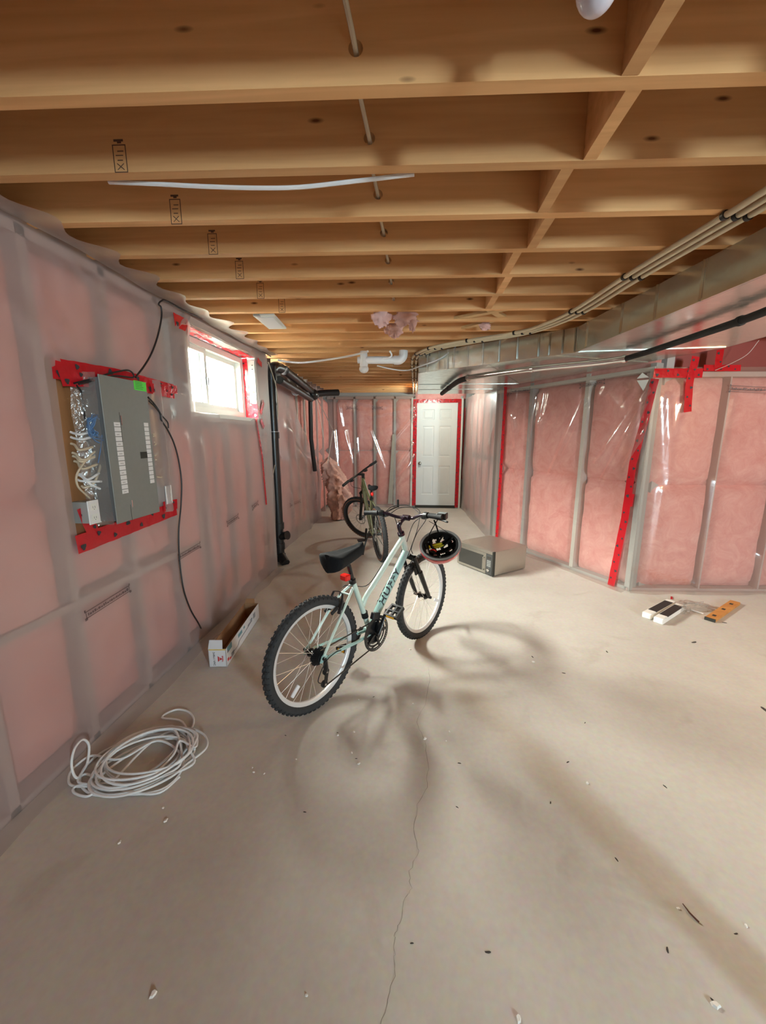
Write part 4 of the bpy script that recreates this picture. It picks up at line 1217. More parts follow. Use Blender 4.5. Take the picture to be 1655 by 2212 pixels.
# loose white strips and slumped batt in the torn corner
o = MB().tube([ony(676, 845, 6.3), ony(695, 880, 6.4), ony(719, 928, 6.5)], 0.012, 6, flat=0.3).build('metal_strip', 'stud_white'); tag(recentre(o), 'upper loose white strip hanging diagonally in the torn back corner', 'metal strip')
o = MB().tube([ony(719, 930, 6.5), ony(712, 975, 6.5), ony(708, 1000, 6.5)], 0.012, 6, flat=0.3).build('metal_strip', 'stud_white'); tag(recentre(o), 'lower loose white strip above the slumped insulation', 'metal strip')
o = MB().tube([ony(684, 862, 6.55), ony(692, 900, 6.55), ony(699, 945, 6.55)], 0.012, 6, flat=0.3).build('metal_strip', 'stud_white'); tag(recentre(o), 'short loose white strip beside the black down pipe', 'metal strip')
nzb = vnoise(31)
mb = MB(); g = []
NU, NV = 48, 60
for j in range(NV+1):
    t_ = j/NV; row = []
    cz = 0.02+1.08*t_
    cx = -1.30+0.05*math.sin(t_*5)-0.10*t_**2; cyy = 6.72+0.05*math.cos(t_*4)
    rr = (0.13+0.06*math.sin(math.pi*min(1, t_*1.15))-0.02*t_)*(1-max(0, t_-0.9)*9.5)
    for i in range(NU):
        a = 2*math.pi*i/NU
        k = 1+0.7*nzb(math.cos(a)*2.2+3, math.sin(a)*2.2+t_*7)+0.55*nzb(math.cos(a)*5+9, math.sin(a)*5+t_*17)+0.35*nzb(math.cos(a)*11, math.sin(a)*11+t_*37)
        row.append(V(cx+rr*1.05*k*math.cos(a), cyy+rr*1.1*k*math.sin(a), cz+0.03*nzb(a*3, t_*9)))
    row.append(row[0]); g.append(row)
mb.sheet(g)
simple('old_fiberglass', (0.70, 0.42, 0.35), 0.95, noise=0.45, scale=9, bump=0.6, spec=0.05)
o = mb.build('slumped_insulation', 'old_fiberglass', angle=80, recalc=False); tag(recentre(o), 'dirty pink insulation batt slumped out of the torn plastic in the back corner', 'insulation')

# grey stick leaning on the far wall
o = MB().prism([ony(838, 1088, 7.95), ony(848, 1088, 7.95), ony(853, 938, 7.99), ony(848, 938, 7.99)], (0, 0.02, 0)).build('wood_stick', 'grey_stick', smooth=False); tag(recentre(o), 'grey wooden stick leaning upright against the far wall', 'stick')

# ---------------- white pvc pipe near the duct end
pv = thing('pvc_pipe', 'white plastic pipe with elbows hung under the joists by the duct end', 'pipe', (-0.35, 4.25, 2.16))
pvz = 2.165
a_, b_ = onz(786, 778, pvz), onz(862, 775, pvz); b_ = V(b_.x, a_.y+0.02, pvz)
MB().cyl(a_, b_, 0.035, n=16).build('run', 'white_plastic', pv, world=True)
MB().tube(smooth_path([b_-V(0.05, 0, 0), b_, b_+V(0.035, 0, 0.03), b_+V(0.04, 0, 0.085)], 5), 0.042, 16).build('elbow', 'white_plastic', pv, world=True)
MB().tube([a_+V(0, 0, 0.08), a_, a_+V(0.0, 0, -0.075)], [0.034, 0.040, 0.040], 16).build('tee', 'white_plastic', pv, world=True)
MB().ellipsoid(a_+V(0, 0, -0.08), 0.047, 0.047, 0.04, 16, 10).build('cap', 'white_plastic', pv, world=True)
MB().cyl(a_+V(-0.06, 0, 0.0), a_+V(0.02, 0, 0.0), 0.030, n=14).build('stub', 'white_plastic', pv, world=True)
# white cables in front
def cable(name, pts, r, mat, label, cat='cable', sub=7, group=None, n=7):
    o = MB().tube(smooth_path(pts, sub), r, n).build(name, mat)
    return tag(recentre(o), label, cat, group)
cz = 2.22
cable('white_cable', [onz(600, 778, cz), onz(625, 782, cz-.01), onz(660, 783, cz-.02), onz(720, 775, cz-.01), onz(760, 768, cz), onz(795, 759, cz)], 0.010, 'white_cable', 'white cable sagging across the ceiling from the drain stack to the white pipe')
cable('white_cable', [onz(815, 772, 2.2), onz(835, 774, 2.17), onz(846, 768, 2.19), onz(842, 758, 2.23)], 0.008, 'white_cable', 'short white cable looping over the white plastic pipe')
cable('white_cable', [onz(815, 790, 2.14), onz(850, 798, 2.12), onz(880, 800, 2.12), onz(905, 792, 2.12), ony(950, 775, 4.02), ony(985, 750, 3.95)], 0.006, 'white_cable', 'thin white cable drooping across the end of the duct')
cable('pull_string', [onz(848, 768, 2.24), onz(848, 792, 2.12)], 0.0025, 'cream_cable', 'thin vertical pull string beside the white plastic pipe', 'string')

# flat white cable under the second joist gap
cable('flat_cable', [onz(235, 393, 2.262), onz(330, 397, 2.25), onz(450, 403, 2.238), onz(560, 406, 2.232), onz(650, 404, 2.236), onz(760, 392, 2.245), onz(895, 376, 2.262)], 0.0065, 'white_cable', 'white cable sagging below the second joist at the top left')

# cream house cable threaded through the joist holes
pts = []
for k in range(-2, 7):
    x = HX+0.0; yk = jy(k, HX)
    hz = JZ+HZ
    pts += [V(x, yk-JT-0.012, hz+0.002), V(x, yk+0.012, hz+0.002), V(x-0.012-0.006*(k % 2), yk+0.06, hz+0.035), V(x-0.020, yk+0.115, hz+0.07), V(x-0.014, yk+0.18, hz+0.05)]
cable('house_cable', pts, 0.0065, 'cream_cable', 'cream house cable threaded through the holes bored in the joists', sub=5)

# ---------------- flat white panel hanging at the ceiling
vp = [onz(545, 677, 2.235), onz(589, 677, 2.235), onz(613, 699, 2.225), onz(576, 700, 2.225)]
vp = [V(-1.10, 2.80, 2.243), V(-0.955, 2.80, 2.243), V(-0.955, 3.06, 2.222), V(-1.085, 3.06, 2.222)]
fl = thing('ceiling_fixture', 'small white framed plate stuck flat under the joists above the window', 'fixture', vp[0])
MB().prism(vp, (0, 0, 0.012)).build('frame', 'vinyl_white', fl, world=True, smooth=False)
c_ = sum(vp, Vector())/4
MB().prism([c_+(p-c_)*0.76-V(0, 0, 0.003) for p in vp], (0, 0, 0.004)).build('inset', 'carton_white', fl, world=True, smooth=False)
MB().box((-1.09, 2.785, 2.238), (-1.05, 2.81, 2.25)).build('clip', 'stud_metal', fl, world=True, smooth=False)

# ---------------- pink insulation scraps hanging from the joists
def scrap(cx, cyy, cz_, rx, ry, rz, seed, label):
    nzs = vnoise(seed); mb = MB(); NU, NV = 22, 14; g = []
    for j in range(NV+1):
        t = math.pi*j/NV; row = []
        for i in range(NU):
            a = 2*math.pi*i/NU
            k = 1+0.9*nzs(a*2.2+seed, t*3)+0.5*nzs(a*5, t*7+seed)
            row.append(V(cx+rx*math.sin(t)*math.cos(a)*k, cyy+ry*math.sin(t)*math.sin(a)*k, min(JZ+0.03, cz_+rz*math.cos(t)*k)))
        row.append(row[0]); g.append(row)
    mb.sheet(g)
    o = mb.build('insulation_scrap', 'pale_fiberglass', angle=90, recalc=False)
    tag(recentre(o), label, 'insulation', 'insulation scraps caught in the joists')
simple('pale_fiberglass', (0.78, 0.50, 0.46), 0.95, noise=0.3, scale=14, bump=0.5, spec=0.05)
scrap(-0.235, 2.83, 2.225, 0.055, 0.03, 0.05, 1, 'pink insulation tuft hanging leftmost under the lit joists')
scrap(-0.08, 2.84, 2.225, 0.075, 0.03, 0.045, 2, 'ragged pink insulation tuft, longest of those under the joists')
scrap(-0.025, 2.85, 2.185, 0.022, 0.02, 0.045, 7, 'thin tail of pink insulation dangling below a joist')
scrap(-0.16, 3.13, 2.225, 0.06, 0.03, 0.06, 3, 'fluffy pink insulation tuft on the joist behind the other tufts')
scrap(0.50, 3.14, 2.235, 0.04, 0.02, 0.025, 4, 'small pale insulation tuft under the crossed boards')

# ---------------- electrical panel on plywood
pw = MB().box((-1.56, PY0-0.03, PZ0-0.02), (-1.53, PY1+0.02, PZ1+0.02)).build('plywood_board', 'plywood', smooth=False)
tag(recentre(pw), 'brown plywood backing board behind the grey electrical panel', 'board')
FX = -1.42
ep = thing('electrical_panel', 'tall grey electrical breaker panel with two columns of white labels', 'electrical panel', (FX-0.05, 1.92, 1.03))
y0, y1, z0, z1 = 1.758, 2.082, 1.031, 1.722
MB().box((-1.53, y0+0.012, z0+0.012), (FX-0.004, y1-0.012, z1-0.012)).build('box', 'panel_dark', ep, world=True, smooth=False)
cov = MB().box((FX-0.006, y0, z0), (FX, y1, z1), bev=0.0015).build('cover', 'panel_grey', ep, world=True, smooth=False)
mb = MB()
for (a, b) in (((265, 890), (272, 905)),):
    pass
p0_, p1_ = onx(242, 880, FX), onx(270, 1100, FX)
MB().box((FX, 1.855, 1.36), (FX+0.0012, 1.857, 1.50)).build('door_seam', 'dark_gap', cov, world=False, smooth=False).matrix_parent_inverse = Matrix.Translation(-ep.matrix_basis.translation)
seam = [o for o in cov.children][-1]
def cover_part(mb, name, mat, label=None):
    o = mb.build(name, mat, cov, smooth=False)
    o.data.transform(Matrix.Translation(-ep.matrix_basis.translation))
    if label: lab(o, label)
    return o
bpy.data.objects.remove(seam, do_unlink=True)
cover_part(MB().box((FX, 1.858, 1.42), (FX+0.0008, 1.860, 1.56)), 'door_seam', 'dark_gap')
cover_part(MB().box((FX, 1.858, 1.03), (FX+0.0008, 1.860, 1.11)), 'door_seam', 'dark_gap')
cover_part(MB().box((FX, 1.862, 1.50), (FX+0.003, 1.868, 1.545)), 'latch_edge', 'chrome', 'bright latch edge')
cover_part(MB().box((FX, 1.868, 1.095), (FX+0.003, 1.872, 1.13)), 'latch_edge', 'chrome')
zt, zb = onx(248, 912, FX).z, onx(258, 1070, FX).z
NL = 15; hh = (zt-zb)/NL
for k in range(NL):
    za = zt-hh*k
    lb = cover_part(MB().box((FX, 1.815, za-hh*0.84), (FX+0.0012, 1.856, za)), 'breaker_label', 'label_white')
    if k % 2 == 0:
        m2 = MB().box((FX+0.0012, 1.824, za-hh*0.5), (FX+0.0014, 1.824+0.012+0.012*rnd.random(), za-hh*0.42))
        o = m2.build('scribble', 'faded_ink', None, smooth=False); 
        o.data.transform(Matrix.Translation(-ep.matrix_basis.translation)); o.parent = cov
NR = 14
for k in range(NR):
    za = zt+0.004-hh*k
    cover_part(MB().box((FX, 2.028, za-hh*0.84), (FX+0.0012, 2.062, za)), 'breaker_label', 'label_white')
za = onx(310, 976, FX).z; zc = onx(310, 990, FX).z
cover_part(MB().box((FX, 1.975, zc), (FX+0.0015, 2.027, za), bev=0), 'open_slot', 'dark_gap', 'dark square blank opening')
ga, gb = onx(288, 823, FX), onx(315, 846, FX)
gs = cover_part(MB().box((FX, ga.y, gb.z), (FX+0.001, 2.078, ga.z+0.004)), 'sticker', 'green_sticker', 'bright green inspection sticker')
m2 = MB()
for k in range(6):
    zz = gb.z+0.008+k*0.008
    m2.box((FX+0.001, ga.y+0.010, zz), (FX+0.0013, 2.03+0.036*rnd.random(), zz+0.002))
o = m2.build('sticker_print', 'ink', None, smooth=False); o.data.transform(Matrix.Translation(-ep.matrix_basis.translation)); o.parent = cov
# clear plastic crumpled round the panel's left side
g = []
for j in range(24):
    z = 1.03+0.70*j/23
    g.append([V(-1.515, 1.70+0.03*nz(z*9, 1), z), V(-1.47+0.012*nz(z*14, 4), 1.752, z), V(-1.432+0.01*nz(z*18, 2), 1.750, z)])
o = MB().sheet(g).build('plastic_wrap', 'bag_film', ep, world=True, angle=180, recalc=False)
g = []
for j in range(24):
    z = 1.0+0.76*j/23
    g.append([V(-1.515, 2.20+0.02*nz(z*9, 1), z), V(-1.46+0.014*nz(z*14, 4), 2.255+0.02*nz(z*8, 7), z), V(-1.488, 2.315+0.01*nz(z*18, 2), z)])
MB().sheet(g).build('plastic_edge', 'film_milky', wl.o, angle=180, recalc=False)

# white branch cables entering the panel
def wx(x, y, X): return onx(x, y, X)
lw = [((152, 933), (175, 938), (205, 931), 'top white cable left of the panel'), ((153, 944), (178, 949), (206, 942), 'second white cable left of the panel'),
      ((153, 958), (172, 972), (200, 966), 'sagging cream cable below the blue cable bundle'), ((156, 978), (178, 993), (204, 987), 'cream cable crossing halfway down the panel side'),
      ((157, 985), (176, 997), (204, 986), 'lower cream cable of the crossing pair beside the panel'), ((160, 996), (178, 1013), (210, 1003), 'curved cream cable in the middle left of the panel'),
      ((168, 1023), (190, 1036), (214, 1022), 'upper cable of the white bunch left of the panel'), ((167, 1036), (195, 1040), (219, 1040), 'middle cable of the white bunch left of the panel'),
      ((168, 1026), (195, 1046), (216, 1056), 'lowest cable of the white bunch left of the panel'), ((176, 1050), (205, 1040), (222, 990), 'cream cable curving up beside the panel edge')]
for a, b, c, l_ in lw:
    cable('branch_cable', [wx(*a, -1.525), wx(a[0]+8, a[1]+3, -1.510), wx(*b, -1.485), wx(*c, -1.478)], 0.0055, 'white_cable' if 'white' in l_ else 'cream_cable', l_, group='cables left of the electrical panel')
cable('branch_cable', [wx(205, 975, -1.478), wx(185, 995, -1.48), wx(166, 1025, -1.485), wx(168, 1050, -1.49), wx(185, 1068, -1.495), wx(193, 1076, -1.50)], 0.0045, 'cream_cable', 'long cream cable looping down to the left outlet box', group='cables left of the electrical panel')
rw_ = [([(330, 938), (336, 937), (343, 937)], 'upper short white cable right of the panel'), ([(330, 942), (337, 942), (343, 942)], 'second short white cable right of the panel'),
       ([(332, 955), (338, 957), (334, 962)], 'small hooked cable right of the panel'), ([(334, 985), (341, 979), (340, 974)], 'curled cable right of the black square'),
       ([(335, 993), (344, 993), (347, 988)], 'thick white cable end right of the panel'), ([(344, 1020), (352, 1012), (356, 1022), (350, 1030), (339, 1030)], 'white looped cable above the right outlet box'),
       ([(347, 1030), (350, 1038), (354, 1046)], 'white cable dropping into the right outlet box')]
for pts_, l_ in rw_:
    cable('branch_cable', [wx(x, y, -1.50+0.004*i) for i, (x, y) in enumerate(pts_)], 0.0045, 'cream_cable', l_, group='cables right of the electrical panel')
# blue bundle
rb = random.Random(3)
mb = MB(); c_ = wx(214, 925, -1.46)
for k in range(9):
    pts_ = []
    rx, rz_ = rb.uniform(.035, .068), rb.uniform(.035, .062); ph = rb.uniform(0, 6)
    for i in range(14):
        a = 2*math.pi*i/14+ph
        pts_.append(c_+V(rb.uniform(-.012, .014), rx*math.cos(a)+rb.uniform(-.012, .012), rz_*math.sin(a)+rb.uniform(-.012, .012)))
    mb.tube(smooth_path(pts_, 4, True), 0.0026, 6, closed=True)
mb.tube(smooth_path([c_+V(.01, 0, -.03), wx(218, 965, -1.45), wx(212, 1000, -1.455)], 6), 0.0024, 6)
o = mb.build('cable_bundle', 'blue_cable'); tag(recentre(o), 'tangled coil of thin blue cable hung on the panel side', 'cable bundle')
# outlet boxes
def outlet(name, corners, X, label):
    ps = [onx(x, y, X) for x, y in corners]
    yy = [p.y for p in ps]; zz = [p.z for p in ps]
    ya, yb, za, zb_ = min(yy), max(yy), min(zz), max(zz)
    t = thing(name, label, 'outlet', (X-0.02, (ya+yb)/2, za))
    MB().box((-1.53, ya+0.006, za+0.006), (X-0.006, yb-0.006, zb_-0.006)).build('box', 'stud_metal', t, world=True, smooth=False)
    MB().box((X-0.006, ya, za), (X, yb, zb_), bev=0.002).build('plate', 'white_plastic', t, world=True, smooth=False)
    cy_ = (ya+yb)/2
    for s_ in (-1, 1):
        cz_ = (za+zb_)/2+s_*(zb_-za)*0.22
        rc = MB().box((X, cy_-0.017, cz_-0.015), (X+0.0015, cy_+0.017, cz_+0.015)).build('receptacle', 'vinyl_white', t, world=True, smooth=False)
        m2 = MB()
        for e in (-0.007, 0.005): m2.box((X+0.0015, cy_+e, cz_-0.006), (X+0.0018, cy_+e+0.002, cz_+0.004))
        m2.box((X+0.0015, cy_-0.002, cz_-0.012), (X+0.0018, cy_+0.002, cz_-0.009))
        o = m2.build('slot', 'dark_grey', None, smooth=False); o.data.transform(Matrix.Translation(-t.matrix_basis.translation)); o.parent = rc
outlet('outlet_box', [(188, 1083), (219, 1128)], -1.445, 'white duplex outlet at the lower left corner of the electrical panel')
outlet('outlet_box', [(357, 1050), (374, 1086)], -1.47, 'white duplex outlet at the lower right of the electrical panel')

# ---------------- black cords on the left wall
XB = -1.465
cable('black_cord', [onx(293, 815, -1.45), onx(312, 790, XB), onx(328, 762, XB), onx(341, 725, XB), onx(349, 685, XB), onx(348, 664, XB), onx(343, 657, XB), onx(349, 650, XB), onx(360, 650, XB), onx(400, 672, XB), onx(450, 694, XB), onx(500, 721, XB), onx(550, 748, XB), onx(585, 770, XB)], 0.0048, 'black_cord', 'black cord rising from the panel and running along the top of the left wall', sub=9)
cable('black_cord', [onx(320, 858, -1.46), onx(333, 872, XB), onx(346, 893, XB), onx(349, 908, XB), onx(362, 928, XB), onx(376, 958, XB), onx(386, 995, XB), onx(392, 1040, XB), onx(391, 1090, XB), onx(386, 1150, XB), onx(388, 1210, -1.47), onx(396, 1270, -1.46), onx(411, 1315, -1.455), onx(428, 1345, -1.45), V(onz(437, 1366, 0.006).x+0.01, onz(437, 1366, 0.006).y, 0.008), onz(450, 1362, 0.008)], 0.0048, 'black_cord', 'long black cord dangling from the panel down to the floor by the carton', sub=9)
cable('black_cord', [onx(322, 866, -1.46), onx(338, 882, XB), onx(350, 898, XB), onx(362, 912, XB), onx(364, 925, XB)], 0.004, 'black_cord', 'short black cord end curling right of the panel', sub=8)
cable('black_cord', [onx(160, 828, -1.47), onx(200, 818, -1.46), onx(240, 806, -1.45), onx(278, 800, -1.45), onx(288, 815, -1.45), onx(250, 812, -1.44), onx(210, 820, -1.45), onx(170, 830, -1.46)], 0.004, 'black_cord', 'black cord looped along the top edge of the panel', sub=8)
cable('black_cord', [onx(165, 832, -1.48), onx(176, 848, -1.49), onx(181, 880, -1.49), onx(183, 905, -1.485)], 0.004, 'black_cord', 'black cord hanging down the upper left of the plywood', sub=8)
cable('fine_thread', [wb.px(1640, 735, .12), wb.px(1615, 765, .08), wb.px(1580, 785, .05), wb.px(1545, 800, .03)], 0.0022, 'thread', 'fine pale wire looping in front of the dark gap at the right', 'wire')

# ================================================================== BICYCLES
def torus_mb(mb, R, r, nR=64, nr=10, M=None, flat=1.0):
    """ring in the local x-z plane (wheel plane), y = axle"""
    base = len(mb.v)
    for i in range(nR):
        a = 2*math.pi*i/nR
        for k in range(nr):
            b = 2*math.pi*k/nr
            rr = R+r*math.cos(b)
            p = Vector((rr*math.cos(a), r*flat*math.sin(b), rr*math.sin(a)))
            mb.v.append(M @ p if M is not None else p)
    for i in range(nR):
        j = (i+1) % nR
        for k in range(nr):
            l = (k+1) % nr
            mb.face((base+i*nr+k, base+i*nr+l, base+j*nr+l, base+j*nr+k))
    return mb
def ring_profile(mb, prof, n=64, M=None):
    """revolve closed (radius, y) profile around y axis"""
    base = len(mb.v); m = len(prof)
    for i in range(n):
        a = 2*math.pi*i/n
        for r, y in prof:
            p = Vector((r*math.cos(a), y, r*math.sin(a)))
            mb.v.append(M @ p if M is not None else p)
    for i in range(n):
        j = (i+1) % n
        for k in range(m):
            l = (k+1) % m
            mb.face((base+i*m+k, base+i*m+l, base+j*m+l, base+j*m+k))
    return mb

def make_wheel(parent, M, R, tw, rim_mat, tire_mat, spoke_mat, knobs=True, hubw=0.05, nsp=28, side_mat=None, reflector=True, rim_h=0.020, rotor=None, aref=(1.0,)):
    """rim is the part; tyre, spokes, hub, reflector hang under it"""
    ri = R-2*tw+0.004
    mb = MB(); ring_profile(mb, [(ri+0.004, -tw*0.55), (ri+0.004, tw*0.55), (ri-rim_h*0.6, tw*0.48), (ri-rim_h, tw*0.22), (ri-rim_h, -tw*0.22), (ri-rim_h*0.6, -tw*0.48)], 72, M)
    rim = mb.build('wheel_rim', rim_mat, parent)
    mb = MB(); torus_mb(mb, R-tw, tw, 80, 12, M)
    if knobs:
        nk = 62
        for k in range(nk):
            for row, (ya, sc) in enumerate(((0.0, 1.0), (0.55, 0.9), (-0.55, 0.9), (0.86, .8), (-0.86, .8))):
                a = 2*math.pi*(k+(0.5 if row else 0))/nk
                rr = R-tw+tw*math.sqrt(max(0, 1-ya*ya))*0.98
                er = Vector((math.cos(a), 0, math.sin(a))); et = Vector((-math.sin(a), 0, math.cos(a))); ey = Vector((0, 1, 0))
                nn = (er*math.sqrt(max(0, 1-ya*ya))+ey*ya).normalized(); ss = et.cross(nn)
                c = er*rr+ey*(ya*tw)
                B = Matrix(((et.x, ss.x, nn.x, c.x), (et.y, ss.y, nn.y, c.y), (et.z, ss.z, nn.z, c.z), (0, 0, 0, 1)))
                mb.box((-0.0065*sc, -0.0045*sc, -0.002), (0.0065*sc, 0.0045*sc, 0.0045*sc), M @ B)
    tire = mb.build('tire', tire_mat, rim)
    if side_mat:
        mb = MB()
        for s_ in (-1, 1):
            ring_profile(mb, [(R-tw*1.75, s_*tw*0.62), (R-tw*1.0, s_*tw*1.02), (R-tw*0.62, s_*tw*0.96), (R-tw*1.0, s_*tw*0.9)], 72, M)
        mb.build('tire_sidewall', side_mat, rim)
    mb = MB()
    for k in range(nsp):
        a = 2*math.pi*k/nsp; s_ = 1 if k % 2 else -1
        off = (0.55 if (k//2) % 2 else -0.55)
        h = Vector((0.022*math.cos(a+off*1.6), s_*hubw*0.55, 0.022*math.sin(a+off*1.6)))
        e = Vector(((ri-rim_h)*math.cos(a), s_*0.003, (ri-rim_h)*math.sin(a)))
        mb.tube([M @ h, M @ e], 0.0011, 5)
    mb.build('spokes', spoke_mat, rim)
    mb = MB()
    HM = M @ basis((0, 0, 0), (1, 0, 0), (0, 0, -1), (0, 1, 0))
    w_ = hubw
    mb.lathe([(0.006, -w_-0.012), (0.010, -w_-0.006), (0.010, -w_), (0.024, -w_*0.58), (0.024, -w_*0.5), (0.014, -w_*0.42), (0.014, w_*0.42), (0.024, w_*0.5), (0.024, w_*0.58), (0.010, w_), (0.010, w_+0.006), (0.006, w_+0.012)], HM, 18)
    mb.build('hub', 'black_metal', rim)
    if reflector:
        for aa in aref:
            B = M @ Matrix.Rotation(-aa, 4, 'Y')
            MB().box((ri*0.62, -0.018, -0.011), (ri*0.86, -0.006, 0.011), B, bev=0.003).build('reflector', 'label_white', rim, smooth=False)
    if rotor:
        mb = MB(); ring_profile(mb, [(0.078, rotor), (0.078, rotor+0.002), (0.066, rotor+0.002), (0.066, rotor)], 40, M)
        for k in range(6):
            a = 2*math.pi*k/6
            mb.tube([M @ Vector((0.02*math.cos(a), rotor+.001, 0.02*math.sin(a))), M @ Vector((0.068*math.cos(a+.4), rotor+.001, 0.068*math.sin(a+.4)))], 0.0025, 5)
        mb.build('brake_rotor', 'stud_metal', rim)
    return rim

# ---------------- mint bicycle: local x = forward, y = left, z = up, origin at rear tyre contact
bk = thing('mint_bicycle', 'pale mint bicycle with black saddle standing in the middle of the floor', 'bicycle', (-0.5093, 1.8843, 0), (R_(-0.58), 0, R_(54.98)))
RW, WB = 0.313, 1.0213
Tr = lambda x, y, z: Matrix.Translation((x, y, z))
make_wheel(bk, Tr(0, 0, RW), RW, 0.025, 'alloy', 'tire_rubber', 'spoke_metal', hubw=0.062, aref=(math.radians(-137),))
STEER = Matrix.Translation((0.80, 0, 0.74)) @ Matrix.Rotation(R_(1.5), 4, Vector((-0.40, 0, 0.917))) @ Matrix.Translation((-0.80, 0, -0.74))
make_wheel(bk, STEER @ Tr(WB, 0, RW), RW, 0.025, 'alloy', 'tire_rubber', 'spoke_metal', hubw=0.046, aref=(math.radians(-28),))
BB = V(0.440, 0, 0.272); SC = V(0.306, 0, 0.622); HT = V(0.768, 0, 0.806); HB = V(0.826, 0, 0.673)
fm = MB()
fm.tube([BB, SC+V(-0.004, 0, 0.012)], 0.0155, 14)
fm.tube(smooth_path([V(0.378, 0, 0.455), V(0.415, 0, 0.505), V(0.475, 0, 0.552), V(0.56, 0, 0.618), V(0.66, 0, 0.702), V(0.775, 0, 0.790)], 6), 0.0165, 14)
frame = fm.build('frame', 'mint_light_paint', bk)
mb = MB(); mb.tube([BB+V(0.01, 0, 0.01), V(0.52, 0, 0.378), V(0.66, 0, 0.527), HB+V(-0.012, 0, 0.018)], [0.022, 0.0245, 0.0255, 0.024], 20); dt = mb.build('down_tube', 'mint_paint', bk)
MB().tube([HB-V(-.004, 0, .010), HT+V(-.004, 0, .010)], 0.0205, 18).build('head_tube', 'mint_light_paint', bk)
MB().cyl(BB+V(0, -0.036, 0), BB+V(0, 0.036, 0), 0.021, n=18).build('bottom_bracket', 'mint_paint', bk)
for s_ in (-1, 1):
    MB().tube(smooth_path([SC+V(-0.008, s_*0.012, -0.012), V(0.20, s_*0.042, 0.535), V(0.008, s_*0.066, RW+0.012)], 5), 0.0078, 10).build('seat_stay', 'mint_light_paint', bk)
    MB().tube(smooth_path([BB+V(-0.015, s_*0.026, -0.004), V(0.30, s_*0.040, 0.275), V(0.15, s_*0.058, 0.298), V(0.012, s_*0.066, RW-0.008)], 5), [0.0105]*6+[0.0095]*5+[0.008]*5, 10).build('chain_stay', 'mint_paint', bk)
    mb = MB(); mb.prism([V(-0.022, s_*0.064, RW-0.018), V(0.02, s_*0.064, RW-0.022), V(0.03, s_*0.064, RW+0.004), V(0.012, s_*0.064, RW+0.026), V(-0.008, s_*0.064, RW+0.014)], (0, s_*0.005, 0)); mb.build('dropout', 'mint_paint', bk, smooth=False)
    MB().cyl(V(0, s_*0.068, RW), V(0, s_*0.084, RW), 0.0095, n=10).build('axle_nut', 'black_metal', bk)
# bridge
MB().cyl(V(0.245, -0.032, 0.575), V(0.245, 0.032, 0.575), 0.006, n=10).build('stay_bridge', 'mint_light_paint', bk)
# lettering on both sides of the down tube
d_ = (HB-BB).normalized(); up_l = Vector((0, 1, 0)).cross(d_)
mid = V(0.628, 0, 0.494)
nR = (Vector((0, -0.94, 0))+ d_.cross(Vector((0, 1, 0)))*(-0.0)).normalized()
xr = d_; zr = Vector((0, -1, 0)); yr = zr.cross(xr)
for zr in (Vector((0, -1, 0)), Vector((0, 1, 0))):
    # tilt the print to lie on the upper flank of the tube
    upn = (d_.cross(Vector((0, 1, 0)))); upn = upn if upn.z > 0 else -upn
    nn = (zr*0.74+upn*0.67).normalized() if zr.y < 0 else (zr*0.97+upn*0.22).normalized()
    xx = d_ if zr.y < 0 else -d_
    yy = nn.cross(xx)
    tm = text_mesh('lettering', 'HUFFY', 0.060, 'ink', dt, basis(mid, xx, yy, nn), extrude=0.0004, shear=0.14, bold=0.0013, xs=1.34, spacing=1.08)
    # wrap onto the tube surface
    me = tm.data
    for v_ in me.vertices:
        p = v_.co-mid
        along = p.dot(d_); h_ = p.dot(yy); ex = p.dot(nn)
        rr = 0.0268+max(0, ex)
        ang = h_/0.0252*0.86
        v_.co = mid+d_*along+(nn*math.cos(ang)+yy*math.sin(ang))*rr
# darker blue panel near the head
# saddle: black padded cover
def saddle(parent, c, L, W, H, mat, nose_up=0.0, thick=1.0, hole=False):
    g = []; NU, NV = 20, 26
    for j in range(NV+1):
        t = j/NV                      # 0 rear .. 1 nose
        x = c[0]-L*0.45+L*t
        hw = W*0.5*(1-0.80*(t**0.75)*(1 if t < 1 else 1))*(math.sin(min(1, (t+0.03)*7)*math.pi/2)) * (1 if t < 0.97 else 0.6)
        hw = max(hw, 0.010)
        zt = c[2]+0.016*(1-t)**2-0.004*math.sin(t*math.pi)+nose_up*t
        row = []
        for i in range(NU):
            a = 2*math.pi*i/NU
            ca, sa = math.cos(a), math.sin(a)
            y = hw*(abs(ca)**0.8)*(1 if ca >= 0 else -1)
            dip = -0.012*math.exp(-(y/(0.016))**2)*(1 if 0.1 < t < 0.85 else 0)*(1 if sa > 0 else 0)
            z = zt+(0.022*sa+dip if sa > 0 else H*sa*thick*(1.0-0.35*t))
            row.append(V(x, c[1]+y, z))
        row.append(row[0]); g.append(row)
    mb = MB(); mb.sheet(g)
    n0 = len(mb.v)
    for e in (0, NV):
        mb.v.append(sum((p for p in g[e][:-1]), Vector())/NU); cidx = len(mb.v)-1
        base = e*(NU+1)
        for i in range(NU): mb.face((cidx, base+i, base+i+1))
    return mb.build('saddle', mat, parent, angle=60)
sa = saddle(bk, (0.235, 0, 0.795), 0.275, 0.215, 0.080, 'black_fabric', nose_up=0.03)
mb = MB(); mb.ellipsoid(V(0.16, -0.066, 0.776), 0.016, 0.003, 0.007, 14, 8); lab(mb.build('badge', 'label_white', sa), 'small pale oval badge')
MB().tube([SC, V(0.272, 0, 0.735)], 0.0125, 12).build('seat_post', 'black_metal', bk)
MB().cyl(SC+V(-0.004, 0, 0.0), SC+V(-0.010, 0, 0.022), 0.021, n=14).build('seat_clamp', 'black_metal', bk)
